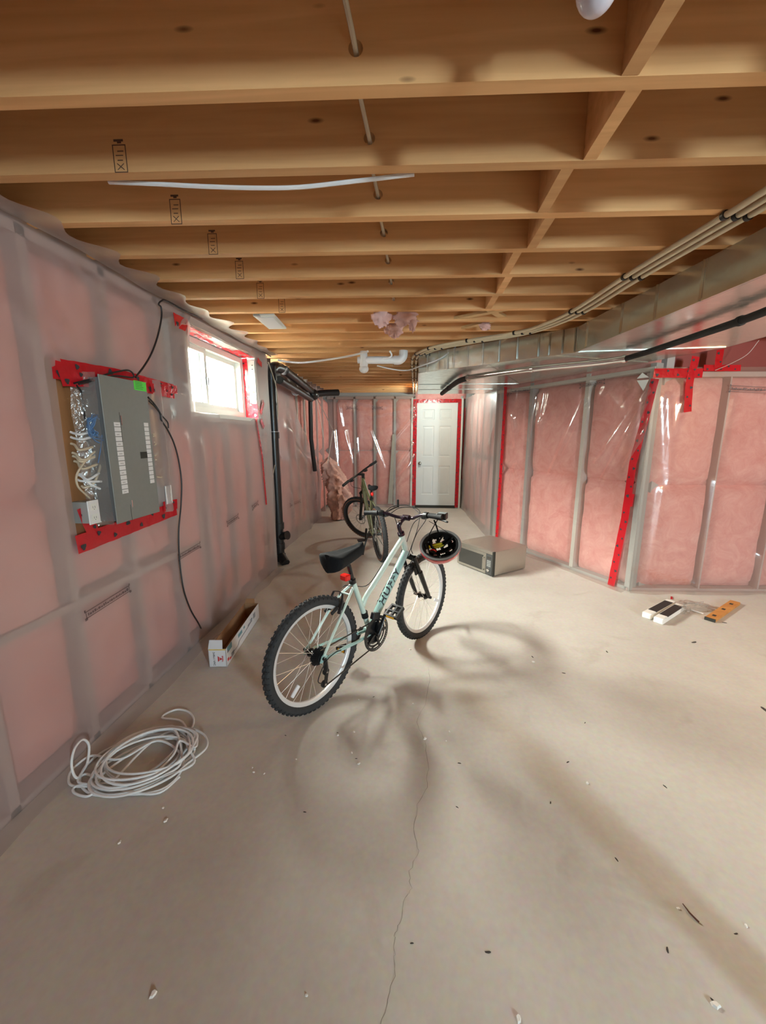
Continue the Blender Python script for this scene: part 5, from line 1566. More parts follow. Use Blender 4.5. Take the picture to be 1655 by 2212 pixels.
tl = MB().box((0.222, -0.026, 0.655), (0.262, 0.026, 0.690), bev=0.006).build('tail_light', 'red_lens', bk, smooth=False); lab(tl, 'red tail light')
MB().box((0.262, -0.012, 0.660), (0.292, 0.012, 0.682)).build('light_bracket', 'black_plastic', tl, smooth=False)
# fork, crown, stem, bar
def steer(p): return STEER @ V(p)
axis = (HT-HB).normalized()
CR = HB-axis*0.028
fk = MB(); fk.tube([steer(CR+V(0, -0.05, -0.002)), steer(CR+V(0.004, 0, 0.006)), steer(CR+V(0, 0.05, -0.002))], [0.019, 0.022, 0.019], 12); fork = fk.build('fork_crown', 'black_metal', bk)
for s_ in (-1, 1):
    top = CR+V(0, s_*0.05, 0.010); mid_ = V(0.915, s_*0.054, 0.520); low = V(WB-0.012, s_*0.056, RW+0.02)
    MB().tube([steer(top), steer(top.lerp(low, 0.45))], 0.0135, 12).build('stanchion', 'black_metal', fork)
    MB().tube([steer(top.lerp(low, 0.38)), steer(top.lerp(low, 0.42)), steer(top.lerp(low, 0.96)), steer(low+V(0.014, 0, -0.02))], [0.019, 0.0185, 0.015, 0.011], 12).build('fork_leg', 'black_metal', bk)
    MB().cyl(steer(V(WB, s_*0.050, RW)), steer(V(WB, s_*0.072, RW)), 0.010, n=10).build('axle_nut', 'black_metal', bk)
    lm = top.lerp(low, 0.34)
    MB().box((-0.014, -0.008, -0.030), (0.014, 0.008, 0.030), Matrix.Translation(steer(lm+V(-0.022, -s_*0.012, 0))) @ Matrix.Rotation(R_(-20), 4, 'Y'), bev=0.003).build('brake_arm', 'black_plastic', bk, smooth=False)
MB().tube([steer(HT+axis*0.008), steer(HT+axis*0.028)], 0.023, 16).build('headset', 'dark_purple_metal', bk)
stq = MB(); stq.tube(smooth_path([steer(HT+axis*0.02), steer(HT+axis*0.075), steer(V(0.752, 0, 0.895)), steer(V(0.785, 0, 0.912)), steer(V(0.822, 0, 0.919))], 5), [0.0135]*6+[0.0145]*5+[0.0125]*5+[0.0135]*5, 14)
stem = stq.build('stem', 'dark_purple_metal', bk)
MB().cyl(steer(V(0.748, 0, 0.898)), steer(V(0.744, 0, 0.912)), 0.009, n=10).build('stem_bolt', 'chrome', stem)
MB().cyl(steer(V(0.822, -0.024, 0.919)), steer(V(0.822, 0.024, 0.919)), 0.0195, n=16).build('bar_clamp', 'dark_purple_metal', stem)
barL = [V(0.822, 0, 0.919), V(0.822, 0.05, 0.916), V(0.808, 0.085, 0.922), V(0.785, 0.14, 0.940), V(0.768, 0.19, 0.942), V(0.755, 0.30, 0.932)]
barR = [V(0.822, 0, 0.919), V(0.824, -0.05, 0.921), V(0.812, -0.085, 0.936), V(0.793, -0.14, 0.955), V(0.785, -0.19, 0.960), V(0.770, -0.30, 0.964)]
path = smooth_path(barL[::-1]+barR[1:], 6)
MB().tube([steer(p) for p in path], 0.0112, 12).build('handlebar', 'dark_purple_metal', bk)
for B_, s_ in ((barL, 1), (barR, -1)):
    a, b = B_[4], B_[5]
    MB().tube([steer(a.lerp(b, 0.06)), steer(a.lerp(b, 0.12)), steer(a.lerp(b, 0.94)), steer(b)], [0.0165, 0.0155, 0.0155, 0.0175], 14).build('grip', 'black_rubber', bk)
    MB().tube([steer(B_[3].lerp(a, 0.35)), steer(B_[3].lerp(a, 0.6)), steer(a)], [0.018, 0.0225, 0.020], 14).build('shifter', 'black_plastic', bk)
    c = B_[3].lerp(a, 0.25)
    MB().box((-0.018, -0.016, -0.016), (0.022, 0.016, 0.014), Matrix.Translation(steer(c+V(0.012, 0, -0.010))), bev=0.004).build('lever_mount', 'black_plastic', bk, smooth=False)
    MB().tube(smooth_path([steer(c+V(0.025, 0, -0.014)), steer(c+V(0.055, s_*0.03, -0.022)), steer(c+V(0.060, s_*0.09, -0.030)), steer(c+V(0.048, s_*0.145, -0.036))], 5), 0.0062, 8).build('brake_lever', 'black_metal', bk)
# bar-end reflector upright on the left lever
MB().cyl(steer(V(0.955, 0.165, 0.955)), steer(V(0.955, 0.165, 1.01)), 0.0085, n=10).build('bell_post', 'black_plastic', bk)
MB().tube(smooth_path([steer(V(0.80, 0.15, 0.945)), steer(V(0.89, 0.16, 0.955)), steer(V(0.955, 0.165, 0.958))], 5), 0.005, 8).build('post_bracket', 'black_plastic', bk)
# front accessory mount on the right bar
MB().box((-0.03, -0.035, -0.02), (0.03, 0.025, 0.02), Matrix.Translation(steer(V(0.80, -0.275, 0.962))) @ Matrix.Rotation(0.3, 4, 'Z'), bev=0.005).build('light_mount', 'black_plastic', bk, smooth=False)
# control cables
for pts_ in ([(0.83, 0.14, 0.93), (0.93, 0.12, 0.96), (0.97, 0.0, 0.95), (0.90, -0.04, 0.85), (0.85, -0.02, 0.72), (0.80, -0.024, 0.66)],
             [(0.83, 0.11, 0.925), (0.86, 0.10, 0.85), (0.86, 0.04, 0.76), (0.80, 0.03, 0.68)],
             [(0.83, -0.12, 0.945), (0.95, -0.08, 0.93), (0.96, 0.03, 0.86), (0.88, 0.03, 0.76), (0.83, 0.028, 0.68)],
             [(0.82, -0.14, 0.95), (0.90, -0.10, 0.90), (0.90, -0.03, 0.80), (0.88, 0.0, 0.70), (0.895, 0.0, 0.655)],
             [(0.81, 0.17, 0.94), (0.92, 0.18, 0.965), (0.97, 0.08, 0.97), (0.94, -0.03, 0.93), (0.88, -0.09, 0.93)]):
    MB().tube(smooth_path([steer(p) for p in pts_], 7), 0.0026, 6).build('control_cable', 'black_rubber', bk)
MB().tube(smooth_path([V(0.74, 0.016, 0.745), V(0.60, 0.022, 0.655), V(0.46, 0.022, 0.56), V(0.34, 0.02, 0.585), V(0.28, 0.0, 0.61), V(0.235, 0.0, 0.625), V(0.205, 0.0, 0.60), V(0.20, 0.01, 0.575)], 5), 0.0024, 6).build('rear_brake_cable', 'black_rubber', bk)
MB().tube(smooth_path([V(0.22, 0, 0.618), V(0.205, 0.0, 0.605), V(0.202, 0.01, 0.58)], 5), 0.0036, 8).build('cable_noodle', 'chrome', bk)
MB().tube(smooth_path([V(0.14, -0.062, 0.298), V(0.07, -0.085, 0.322), V(0.0, -0.085, 0.30), V(-0.05, -0.080, 0.22), V(-0.025, -0.078, 0.185)], 6), 0.0028, 6).build('shift_cable', 'black_rubber', bk)
# rear brake
for s_ in (-1, 1):
    MB().tube([V(0.150, s_*0.036, 0.500), V(0.165, s_*0.046, 0.555), V(0.185, s_*0.034, 0.600)], [0.010, 0.008, 0.006], 8).build('rear_brake_arm', 'black_metal', bk)
    MB().box((-0.026, -0.006, -0.009), (0.026, 0.006, 0.009), Matrix.Translation((0.128, s_*0.026, 0.520)) @ Matrix.Rotation(R_(-25), 4, 'Y'), bev=0.002).build('brake_pad', 'black_rubber', bk, smooth=False)
MB().tube([V(0.185, -0.034, 0.600), V(0.19, 0, 0.605), V(0.185, 0.034, 0.600)], 0.0025, 6).build('brake_link', 'black_metal', bk)
# crankset
ringM = basis((BB.x, -0.05, BB.z), (1, 0, 0), (0, 0, 1), (0, -1, 0))
for i, (r, y) in enumerate(((0.068, -0.040), (0.085, -0.046), (0.102, -0.052))):
    mb = MB(); n = 96
    ring = []
    for k in range(n):
        rr = r+(0.004 if k % 2 else -0.002)
        ring.append((rr, 2*math.pi*k/n))
    base = 0
    for yy in (y-0.0012, y+0.0012):
        for rr, a in ring: mb.v.append(V(BB.x+rr*math.cos(a), yy, BB.z+rr*math.sin(a)))
    for yy in (y-0.0012, y+0.0012):
        for k in range(n):
            a = 2*math.pi*k/n; mb.v.append(V(BB.x+(r-0.010)*math.cos(a), yy, BB.z+(r-0.010)*math.sin(a)))
    for k in range(n):
        l = (k+1) % n
        mb.face((k, l, n+l, n+k)); mb.face((2*n+k, 2*n+l, 3*n+l, 3*n+k)); mb.face((k, l, 2*n+l, 2*n+k)); mb.face((n+k, n+l, 3*n+l, 3*n+k))
    for k in range(5):
        a = 2*math.pi*k/5
        mb.prism([V(BB.x+rr*math.cos(a+da), y-0.001, BB.z+rr*math.sin(a+da)) for rr, da in ((0.015, -0.5), (r-0.006, -0.09), (r-0.006, 0.09), (0.015, 0.5))], (0, 0.002, 0))
    mb.build('chainring', 'black_metal', bk, smooth=False)
MB().cyl(V(BB.x, -0.036, BB.z), V(BB.x, -0.038, BB.z), 0.062, n=32).build('spider', 'black_metal', bk)
mb = MB(); ring_profile(mb, [(0.110, -0.056), (0.110, -0.0545), (0.103, -0.0545), (0.103, -0.056)], 64, Matrix.Translation((BB.x, 0, BB.z))); mb.build('chain_guard', 'black_plastic', bk)
CA = R_(62)
for s_ in (-1, 1):
    e = BB+V(math.cos(CA)*0.155, 0, math.sin(CA)*0.155)*(1 if s_ < 0 else -1)
    e = BB+(e-BB)
    y0_ = s_*0.066
    MB().tube([V(BB.x, y0_, BB.z), V(e.x, s_*0.080, e.z)], [0.0155, 0.011], 10, flat=0.7).build('crank_arm', 'black_metal', bk)
    pc = V(e.x, s_*0.135, e.z)
    pm = MB()
    for a_, b_ in (((-0.045, -0.040, -0.010), (-0.034, 0.040, 0.010)), ((0.034, -0.040, -0.010), (0.045, 0.040, 0.010)), ((-0.045, -0.046, -0.010), (0.045, -0.034, 0.010)), ((-0.045, 0.034, -0.010), (0.045, 0.046, 0.010)), ((-0.045, -0.006, -0.008), (0.045, 0.006, 0.008))):
        pm.box(a_, b_, Matrix.Translation(pc) @ Matrix.Rotation(R_(-28 if s_ < 0 else 10), 4, 'Y'))
    pm.tube([V(e.x, s_*0.085, e.z), V(e.x, s_*0.175, e.z)], 0.009, 10)
    pd = pm.build('pedal', 'black_plastic', bk, smooth=False)
    MB().box((-0.05, -0.028, -0.006), (-0.045, 0.028, 0.006), Matrix.Translation(pc) @ Matrix.Rotation(R_(-28 if s_ < 0 else 10), 4, 'Y')).build('pedal_reflector', 'amber', pd, smooth=False)
MB().ellipsoid(V(BB.x+0.062, -0.068, BB.z+0.066), 0.008, 0.005, 0.008, 10, 8).build('crank_cap', 'amber', bk)
MB().cyl(V(BB.x, -0.062, BB.z), V(BB.x, -0.078, BB.z), 0.016, n=16).build('crank_bolt', 'black_metal', bk)
# front derailleur, rear cassette and derailleur, chain
MB().box((-0.028, -0.062, -0.020), (0.034, -0.034, 0.022), Matrix.Translation((BB.x-0.005, 0, BB.z+0.112)) @ Matrix.Rotation(R_(20), 4, 'Y'), bev=0.004).build('front_derailleur', 'black_metal', bk, smooth=False)
MB().cyl(V(0.402, 0, 0.375), V(0.392, 0, 0.412), 0.021, n=14).build('derailleur_clamp', 'black_metal', bk)
for i in range(7):
    r = 0.052-0.0042*i; y = -0.026-0.0050*i
    mb = MB(); n = 44
    for yy in (y, y-0.002):
        for k in range(n):
            a = 2*math.pi*k/n; rr = r+(0.002 if k % 2 else -0.0015)
            mb.v.append(V(rr*math.cos(a), yy, RW+rr*math.sin(a)))
    mb.face(list(range(n))); mb.face(list(range(n, 2*n))[::-1])
    for k in range(n): l = (k+1) % n; mb.face((k, l, n+l, n+k))
    mb.build('sprocket', 'black_metal', bk, smooth=False)
RDp = V(0.012, -0.072, RW-0.055); J1 = V(0.020, -0.060, RW-0.085); J2 = V(0.006, -0.060, RW-0.150)
MB().tube([V(0.008, -0.075, RW-0.012), RDp, J1], [0.011, 0.014, 0.012], 10).build('rear_derailleur', 'black_metal', bk)
MB().prism([J1+V(-0.010, -0.012, 0.006), J1+V(0.012, -0.012, 0.006), J2+V(0.010, -0.012, -0.008), J2+V(-0.012, -0.012, -0.008)], (0, 0.004, 0)).build('derailleur_cage', 'black_metal', bk, smooth=False)
for J in (J1, J2):
    MB().cyl(J+V(0, -0.006, 0), J+V(0, 0.004, 0), 0.020, n=16).build('jockey_wheel', 'black_plastic', bk)
    MB().cyl(J+V(0, -0.0135, 0), J+V(0, -0.008, 0), 0.006, n=10).build('jockey_bolt', 'chrome', bk)
rc_ = 0.082
MB().tube([V(0.0, -0.046, RW+0.036), V(BB.x, -0.046, BB.z+rc_)], 0.004, 6).build('chain_top', 'black_metal', bk)
MB().tube([J2+V(0, 0, -0.019), V(BB.x+0.02, -0.046, BB.z-rc_+0.002)], 0.004, 6).build('chain_bottom', 'black_metal', bk)

# ---------------- helmet hung from the right-hand grip, open side towards the camera
BM = Matrix.LocRotScale(Vector((-0.5093, 1.8843, 0)), Euler((R_(-0.58), 0, R_(54.98))), None)
hc = BM @ V(0.83, -0.255, 0.775)
grip_w = BM @ V(0.785, -0.235, 0.955)
toc = (CAM-hc).normalized()
zax = (toc+V(-0.02, 0, 0.85)).normalized()                    # opening direction
xax = (RT*0.97+UP*0.24); xax = (xax-zax*xax.dot(zax)).normalized()
yax = zax.cross(xax)
HM = basis(hc, xax, yax, zax)
hel = thing('bicycle_helmet', 'red and black bicycle helmet hanging upside down from the mint bicycle handlebar', 'helmet', hc)
def shell(rx, ry, rz, th, mat, name, holes=True, t0=0.0, t1=1.0):
    NU, NV = 72, 26; mb = MB(); idx = {}
    def pt(i, j, off):
        t = (t0+(t1-t0)*j/NV)*math.pi/2
        a = 2*math.pi*i/NU
        return V((rx+off)*math.cos(t)*math.cos(a), (ry+off)*math.cos(t)*math.sin(a), -(rz+off)*math.sin(t))
    def hole(i, j):
        if not holes: return False
        t = t0+(t1-t0)*(j+0.5)/NV; a = (i+0.5)/NU*2*math.pi
        # vents run along the long axis in five channels
        p = V(math.cos(t*math.pi/2)*math.cos(a), math.cos(t*math.pi/2)*math.sin(a), math.sin(t*math.pi/2))
        if t < 0.22: return False
        ch = p.y*5.6
        lane = round(ch/2.2)
        if abs(ch-lane*2.2) > 0.52: return False
        ph = (p.x*2.3+0.35*lane) % 1.0
        return ph < 0.62 and abs(p.x) < 0.9
    for side, off in ((0, 0.0), (1, -th)):
        for j in range(NV+1):
            for i in range(NU):
                idx[(side, i, j)] = len(mb.v); mb.v.append(HM @ pt(i, j, off))
    for j in range(NV):
        for i in range(NU):
            l = (i+1) % NU
            if hole(i, j): continue
            mb.face((idx[(0, i, j)], idx[(0, l, j)], idx[(0, l, j+1)], idx[(0, i, j+1)]))
            mb.face((idx[(1, i, j)], idx[(1, i, j+1)], idx[(1, l, j+1)], idx[(1, l, j)]))
            for (di, dj, e0, e1) in ((-1, 0, (i, j), (i, j+1)), (1, 0, (l, j), (l, j+1)), (0, -1, (i, j), (l, j)), (0, 1, (i, j+1), (l, j+1))):
                nj = j+dj
                if nj < 0 or nj >= NV or hole((i+di) % NU, nj):
                    mb.face((idx[(0, *e0)], idx[(0, *e1)], idx[(1, *e1)], idx[(1, *e0)]))
    return mb.build(name, mat, hel, world=True, angle=50)
shell(0.132, 0.116, 0.128, 0.003, 'red_shell', 'outer_shell')
shell(0.1275, 0.1115, 0.1235, 0.020, 'black_fabric', 'foam_liner')
# rim band
mb = MB(); g = []
for i in range(49):
    a = 2*math.pi*i/48; c, s_ = math.cos(a), math.sin(a)
    g.append([HM @ V(0.1325*c, 0.1165*s_, -0.004), HM @ V(0.130*c, 0.114*s_, 0.004), HM @ V(0.117*c, 0.101*s_, 0.004), HM @ V(0.108*c, 0.092*s_, -0.012)])
mb.sheet(g); mb.build('rim_band', 'grey_foam', hel, world=True, angle=50, recalc=False)
# padding, retention cage, stickers, straps
for k, (x, y, l_) in enumerate(((-0.010, 0.050, 0.052), (0.0, 0.036, 0.056))):
    MB().ellipsoid(HM @ V(x, y, -0.065-0.006*k), l_*0.75, 0.008, 0.012, 14, 8, HM.to_3x3()).build('yellow_pad', 'yellow_pad', hel, world=True)
MB().ellipsoid(HM @ V(-0.062, 0.030, -0.045), 0.006, 0.014, 0.008, 10, 8, HM.to_3x3()).build('yellow_pad', 'yellow_pad', hel, world=True)
MB().box((-0.092, -0.030, -0.034), (-0.080, 0.008, -0.030), HM).build('size_label', 'label_white', hel, world=True, smooth=False)
MB().tube(smooth_path([HM @ V(-0.06, 0.01, -0.05), HM @ V(-0.045, -0.002, -0.035), HM @ V(-0.03, -0.012, -0.045)], 5), 0.005, 8).build('clip_tab', 'red_lens', hel, world=True)
mb = MB()
for a in (0.5, 1.2, 1.9, 2.6, 3.6, 4.5, 5.4):
    mb.tube(smooth_path([HM @ V(0.104*math.cos(a), 0.078*math.sin(a), -0.012), HM @ V(0.082*math.cos(a+.25), 0.062*math.sin(a+.25), -0.055), HM @ V(0.03*math.cos(a+.6), 0.03*math.sin(a+.6), -0.080)], 5), 0.006, 7)
mb.build('retention_cage', 'black_plastic', hel, world=True)
for a, top in ((2.25, V(0.02, 0.0, 0.0)), (1.45, V(0.0, 0.0, 0.0)), (0.45, V(-0.03, 0.01, -0.01))):
    p = HM @ V(0.108*math.cos(a), 0.082*math.sin(a), 0.002)
    q = grip_w+top-V(0, 0, 0.016)
    MB().tube(smooth_path([p, p.lerp(q, 0.5)+V(0, 0, 0.004), q], 5), 0.0055, 6, flat=0.35).build('strap', 'black_fabric', hel, world=True)

# ---------------- olive bicycle behind, seen from the rear, front wheel swung to the left
h2 = math.atan2(5.50-4.47, -0.72+0.375)
ob = thing('olive_bicycle', 'olive green mountain bicycle on its kickstand near the far left corner', 'bicycle', (-0.375, 4.47, 0), (R_(-4.0), 0, h2))
R2, WB2 = 0.325, 1.07
make_wheel(ob, Tr(0, 0, R2), R2, 0.030, 'black_metal', 'tire_rubber', 'stud_metal', hubw=0.064, knobs=True, side_mat='tan_rubber', reflector=False, rotor=0.05)
ax2T, ax2B = V(0.715, 0, 0.915), V(0.785, 0, 0.750)
a2 = (ax2T-ax2B).normalized()
S2 = Matrix.Translation(ax2B) @ Matrix.Rotation(R_(45), 4, a2) @ Matrix.Translation(-ax2B)
# keep the swung front wheel on the floor
hubf = V(WB2-0.09, 0, R2)
w0 = S2 @ hubf
dz = R2-w0.z
make_wheel(ob, S2 @ Tr(hubf.x, 0, hubf.z+dz*0.6), R2, 0.030, 'black_metal', 'tire_rubber', 'stud_metal', hubw=0.05, knobs=True, side_mat='tan_rubber', reflector=False, rotor=0.038)
hubf = V(hubf.x, 0, hubf.z+dz*0.6)
B2 = V(0.425, 0, 0.30); S2C = V(0.285, 0, 0.70)
MB().tube([B2, S2C], 0.017, 14).build('seat_tube', 'olive_paint', ob)
MB().tube(smooth_path([S2C+V(0.008, 0, -0.03), V(0.5, 0, 0.745), ax2T+V(0.004, 0, -0.03)], 5), 0.019, 14).build('top_tube', 'olive_paint', ob)
MB().tube(smooth_path([B2, V(0.60, 0, 0.50), ax2B+V(-0.004, 0, 0.025)], 5), 0.025, 16).build('down_tube', 'olive_paint', ob)
MB().tube([ax2B, ax2T], 0.025, 16).build('head_tube', 'olive_paint', ob)
for s_ in (-1, 1):
    MB().tube(smooth_path([S2C+V(-0.01, s_*0.014, -0.04), V(0.18, s_*0.045, 0.55), V(0.01, s_*0.068, R2+0.012)], 5), 0.0095, 10).build('seat_stay', 'olive_paint', ob)
    MB().tube(smooth_path([B2+V(-0.015, s_*0.03, 0), V(0.25, s_*0.048, 0.30), V(0.01, s_*0.068, R2-0.005)], 5), 0.0115, 10).build('chain_stay', 'olive_paint', ob)
    s2 = lambda p: S2 @ V(p)
    MB().tube([s2(ax2B-a2*0.03+V(0, s_*0.058, 0)), s2(V(0.845, s_*0.06, 0.56))], 0.016, 12).build('stanchion', 'black_metal', ob)
    MB().tube([s2(V(0.838, s_*0.06, 0.585)), s2(hubf+V(-0.012, s_*0.062, 0.01))], [0.022, 0.017], 12).build('fork_leg', 'black_metal', ob)
MB().tube([s2(ax2B-a2*0.03+V(0, -0.07, 0)), s2(ax2B-a2*0.02), s2(ax2B-a2*0.03+V(0, 0.07, 0))], [0.02, 0.027, 0.02], 12).build('fork_crown', 'black_metal', ob)
MB().tube([s2(ax2T), s2(ax2T+a2*0.055)], 0.020, 14).build('headset', 'black_metal', ob)
bc = ax2T+a2*0.045+V(0.075, 0, 0.012)
MB().tube([s2(ax2T+a2*0.045), s2(bc)], 0.016, 12).build('stem', 'black_metal', ob)
barp = [bc+V(-0.04, 0.385, 0.014), bc+V(-0.02, 0.2, 0.012), bc+V(-0.002, 0.07, 0.002), bc, bc+V(-0.002, -0.07, 0.002), bc+V(-0.02, -0.2, 0.012), bc+V(-0.04, -0.385, 0.014)]
MB().tube([s2(p) for p in smooth_path(barp, 5)], 0.0125, 12).build('handlebar', 'black_metal', ob)
for s_ in (-1, 1):
    MB().tube([s2(bc+V(-0.022, s_*0.255, 0.013)), s2(bc+V(-0.041, s_*0.39, 0.014))], 0.0175, 12).build('grip', 'black_rubber', ob)
    MB().box((-0.02, -0.02, -0.026), (0.035, 0.02, 0.010), S2 @ Matrix.Translation(bc+V(0.0, s_*0.165, -0.004)), bev=0.004).build('shifter', 'black_plastic', ob, smooth=False)
    MB().tube(smooth_path([s2(bc+V(0.02, s_*0.16, 0)), s2(bc+V(0.05, s_*0.21, -0.01)), s2(bc+V(0.04, s_*0.29, -0.018))], 5), 0.006, 8).build('brake_lever', 'black_metal', ob)
    MB().tube(smooth_path([s2(bc+V(0.03, s_*0.15, -0.01)), s2(bc+V(0.09, s_*0.10, -0.12)), s2(bc+V(0.04, s_*0.01, -0.20)), V(0.70, s_*0.02, 0.74)], 6), 0.0028, 6).build('control_cable', 'black_rubber', ob)
sa2 = saddle(ob, (0.235, 0, 0.845), 0.26, 0.145, 0.040, 'black_fabric', nose_up=0.0)
MB().tube([S2C, V(0.250, 0, 0.825)], 0.0135, 12).build('seat_post', 'black_metal', ob)
MB().cyl(S2C+V(0.004, 0, -0.012), S2C+V(-0.004, 0, 0.012), 0.021, n=14).build('seat_clamp', 'black_metal', ob)
lab(MB().ellipsoid(V(0.225, 0, 0.765), 0.014, 0.018, 0.022, 12, 8).build('tail_light', 'red_lens', ob), 'round red tail light')
ks = MB().tube([V(0.33, 0.05, 0.29), V(0.28, 0.13, 0.13), V(0.262, 0.165, 0.018)], [0.010, 0.009, 0.010], 10).build('kickstand', 'black_metal', ob)
for s_ in (-1, 1):
    e = B2+V(0.05, 0, -0.155)*(1 if s_ > 0 else -1)
    MB().tube([V(B2.x, s_*0.066, B2.z), V(e.x, s_*0.08, e.z)], [0.015, 0.011], 10).build('crank_arm', 'black_metal', ob)
    MB().box((-0.045, -0.045, -0.009), (0.045, 0.045, 0.009), Matrix.Translation((e.x, s_*0.135, e.z)), bev=0.003).build('pedal', 'black_plastic', ob, smooth=False)
for r, y in ((0.085, -0.05), (0.065, -0.044)):
    mb = MB(); ring_profile(mb, [(r, y-0.0015), (r, y+0.0015), (0.02, y+0.0015), (0.02, y-0.0015)], 48, Matrix.Translation((B2.x, 0, B2.z))); mb.build('chainring', 'black_metal', ob)
for i in range(6):
    r = 0.062-0.0065*i
    mb = MB(); mb.cyl(V(0, -0.030-0.0055*i, R2), V(0, -0.032-0.0055*i, R2), r, n=28); mb.build('sprocket', 'stud_metal', ob)
MB().tube([V(0.0, -0.076, R2-0.02), V(0.03, -0.082, R2-0.09), V(0.025, -0.07, R2-0.165)], [0.013, 0.016, 0.014], 10).build('rear_derailleur', 'black_metal', ob)
MB().tube([V(0.0, -0.047, R2+0.05), V(B2.x, -0.047, B2.z+0.075)], 0.004, 6).build('chain', 'black_metal', ob)
MB().tube([V(0.025, -0.06, R2-0.18), V(B2.x, -0.047, B2.z-0.075)], 0.004, 6).build('chain', 'black_metal', ob)
# frame bag print / cable guides
for t in (0.3, 0.6):
    MB().cyl(B2.lerp(ax2B, t)+V(0, -0.012, 0.026), B2.lerp(ax2B, t+0.02)+V(0, -0.012, 0.026), 0.004, n=8).build('cable_guide', 'black_plastic', ob)

# ================================================================== FLOOR OBJECTS AND SMALL THINGS
# ---------------- microwave on the floor
c0 = V(0.822, 3.995, 0); fl_ = (V(0.504, 4.426, 0)-c0); MWW = fl_.length; ex = fl_.normalized(); ey = Vector((-ex.y, ex.x, 0))
if ey.dot(V(1, 1, 0)) < 0: ey = -ey
MWD, MWH = 0.52, 0.272
mw = thing('microwave', 'stainless microwave oven standing on the floor by the angled wall', 'microwave', c0)
def mwp(a, d, z): return c0+ex*a+ey*d+V(0, 0, z)
MW = basis(c0, ex, ey, (0, 0, 1))
MB().box((0.0, 0.03, 0.012), (MWW, MWD, MWH), MW, bev=0.004).build('case', 'stainless', mw, world=True, smooth=False)
dr_ = MB().box((0.10, 0.0, 0.016), (MWW-0.002, 0.030, MWH-0.035), MW, bev=0.004).build('door', 'stainless', mw, world=True, smooth=False)
def sub(mb, name, mat, par, root, label=None, smooth=False):
    o = mb.build(name, mat, None, smooth=smooth); o.data.transform(Matrix.Translation(-root.matrix_basis.translation)); o.parent = par
    if label: lab(o, label)
    return o
sub(MB().box((0.135, -0.003, 0.045), (MWW-0.035, 0.001, MWH-0.062), MW), 'window_glass', 'dark_glass', dr_, mw)
sub(MB().tube([mwp(0.118, -0.022, 0.06), mwp(0.118, -0.022, MWH-0.08)], 0.006, 8), 'handle', 'stainless', dr_, mw, smooth=True)
sub(MB().box((0.112, -0.024, 0.055), (0.124, 0.0, 0.065), MW).box((0.112, -0.024, MWH-0.085), (0.124, 0.0, MWH-0.075), MW), 'handle_mount', 'stainless', dr_, mw)
cp = MB().box((0.012, 0.0, 0.016), (0.097, 0.030, MWH-0.035), MW, bev=0.003).build('control_panel', 'dark_grey', mw, world=True, smooth=False)
sub(MB().box((0.030, -0.002, MWH-0.085), (0.080, 0.0, MWH-0.060), MW), 'display', 'dark_glass', cp, mw)
m2 = MB()
for r in range(4):
    for c in range(3): m2.box((0.030+0.018*c, -0.0015, 0.105+0.018*r), (0.043+0.018*c, 0.0, 0.117+0.018*r), MW)
sub(m2, 'buttons', 'stud_metal', cp, mw)
sub(MB().lathe([(0.020, 0.0), (0.019, 0.014), (0.014, 0.016)], basis(mwp(0.055, 0.0, 0.070), ex, (0, 0, 1), -ey), 20), 'dial', 'chrome', cp, mw, 'chrome control dial', True)
MB().box((0.012, 0.002, MWH-0.033), (MWW-0.002, 0.030, MWH-0.002), MW, bev=0.002).build('vent_strip', 'stainless', mw, world=True, smooth=False)
for (a, d) in ((0.04, 0.06), (MWW-0.04, 0.06), (0.04, MWD-0.05), (MWW-0.04, MWD-0.05)):
    MB().cyl(mwp(a, d, 0), mwp(a, d, 0.014), 0.014, n=12).build('foot', 'black_rubber', mw, world=True)
MB().box((-0.001, 0.0, 0.012), (0.012, 0.034, MWH), MW).build('edge_trim', 'dark_gap', mw, world=True, smooth=False)

# ---------------- open vacuum carton by the left wall
bc0 = onz(491, 1441, 0); bdir = (onz(558, 1338, 0)-bc0).normalized(); bl = Vector((-bdir.y, bdir.x, 0))
BW, BL, BH = 0.112, 0.70, 0.125
cb = thing('vacuum_carton', 'open narrow white and brown vacuum carton on the floor by the left wall', 'carton', bc0)
CM = basis(bc0, bdir, bl, (0, 0, 1))
th = 0.004
def cpart(mb, name, mat, label=None):
    o = mb.build(name, mat, cb, world=True, smooth=False)
    if label: lab(o, label)
    return o
cpart(MB().box((0, 0, 0), (BL, BW, th), CM), 'base', 'carton_brown')
rs = cpart(MB().box((0, 0, 0), (BL, th*0.5, BH), CM), 'printed_side', 'carton_white')
cpart(MB().box((0, th*0.5, th), (BL, th, BH-0.002), CM), 'inner_side', 'carton_brown')
cpart(MB().box((0, BW-th, 0), (BL, BW, BH), CM), 'wall_side_panel', 'carton_brown')
es = cpart(MB().box((0, 0, 0), (th*0.5, BW, BH), CM), 'printed_end', 'carton_white')
cpart(MB().box((th*0.5, th, th), (th, BW-th, BH-0.002), CM), 'inner_end', 'carton_brown')
cpart(MB().box((BL-th, 0, 0), (BL, BW, BH), CM), 'far_end', 'carton_brown')
cpart(MB().prism([CM @ V(0.0, 0.022, BH), CM @ V(0.0, BW, BH), CM @ V(0.018, BW-0.004, BH+0.052), CM @ V(0.018, 0.026, BH+0.052)], bdir*0.003), 'end_flap', 'carton_white')
cpart(MB().prism([CM @ V(BL, 0.03, BH), CM @ V(BL, BW, BH), CM @ V(BL+0.02, BW-0.01, BH+0.03), CM @ V(BL+0.02, 0.04, BH+0.03)], bdir*0.003), 'end_flap', 'carton_brown')
cpart(MB().box((-0.0006, 0.004, BH-0.008), (0, BW-0.004, BH-0.001), CM), 'yellow_band', 'carton_yellow_print')
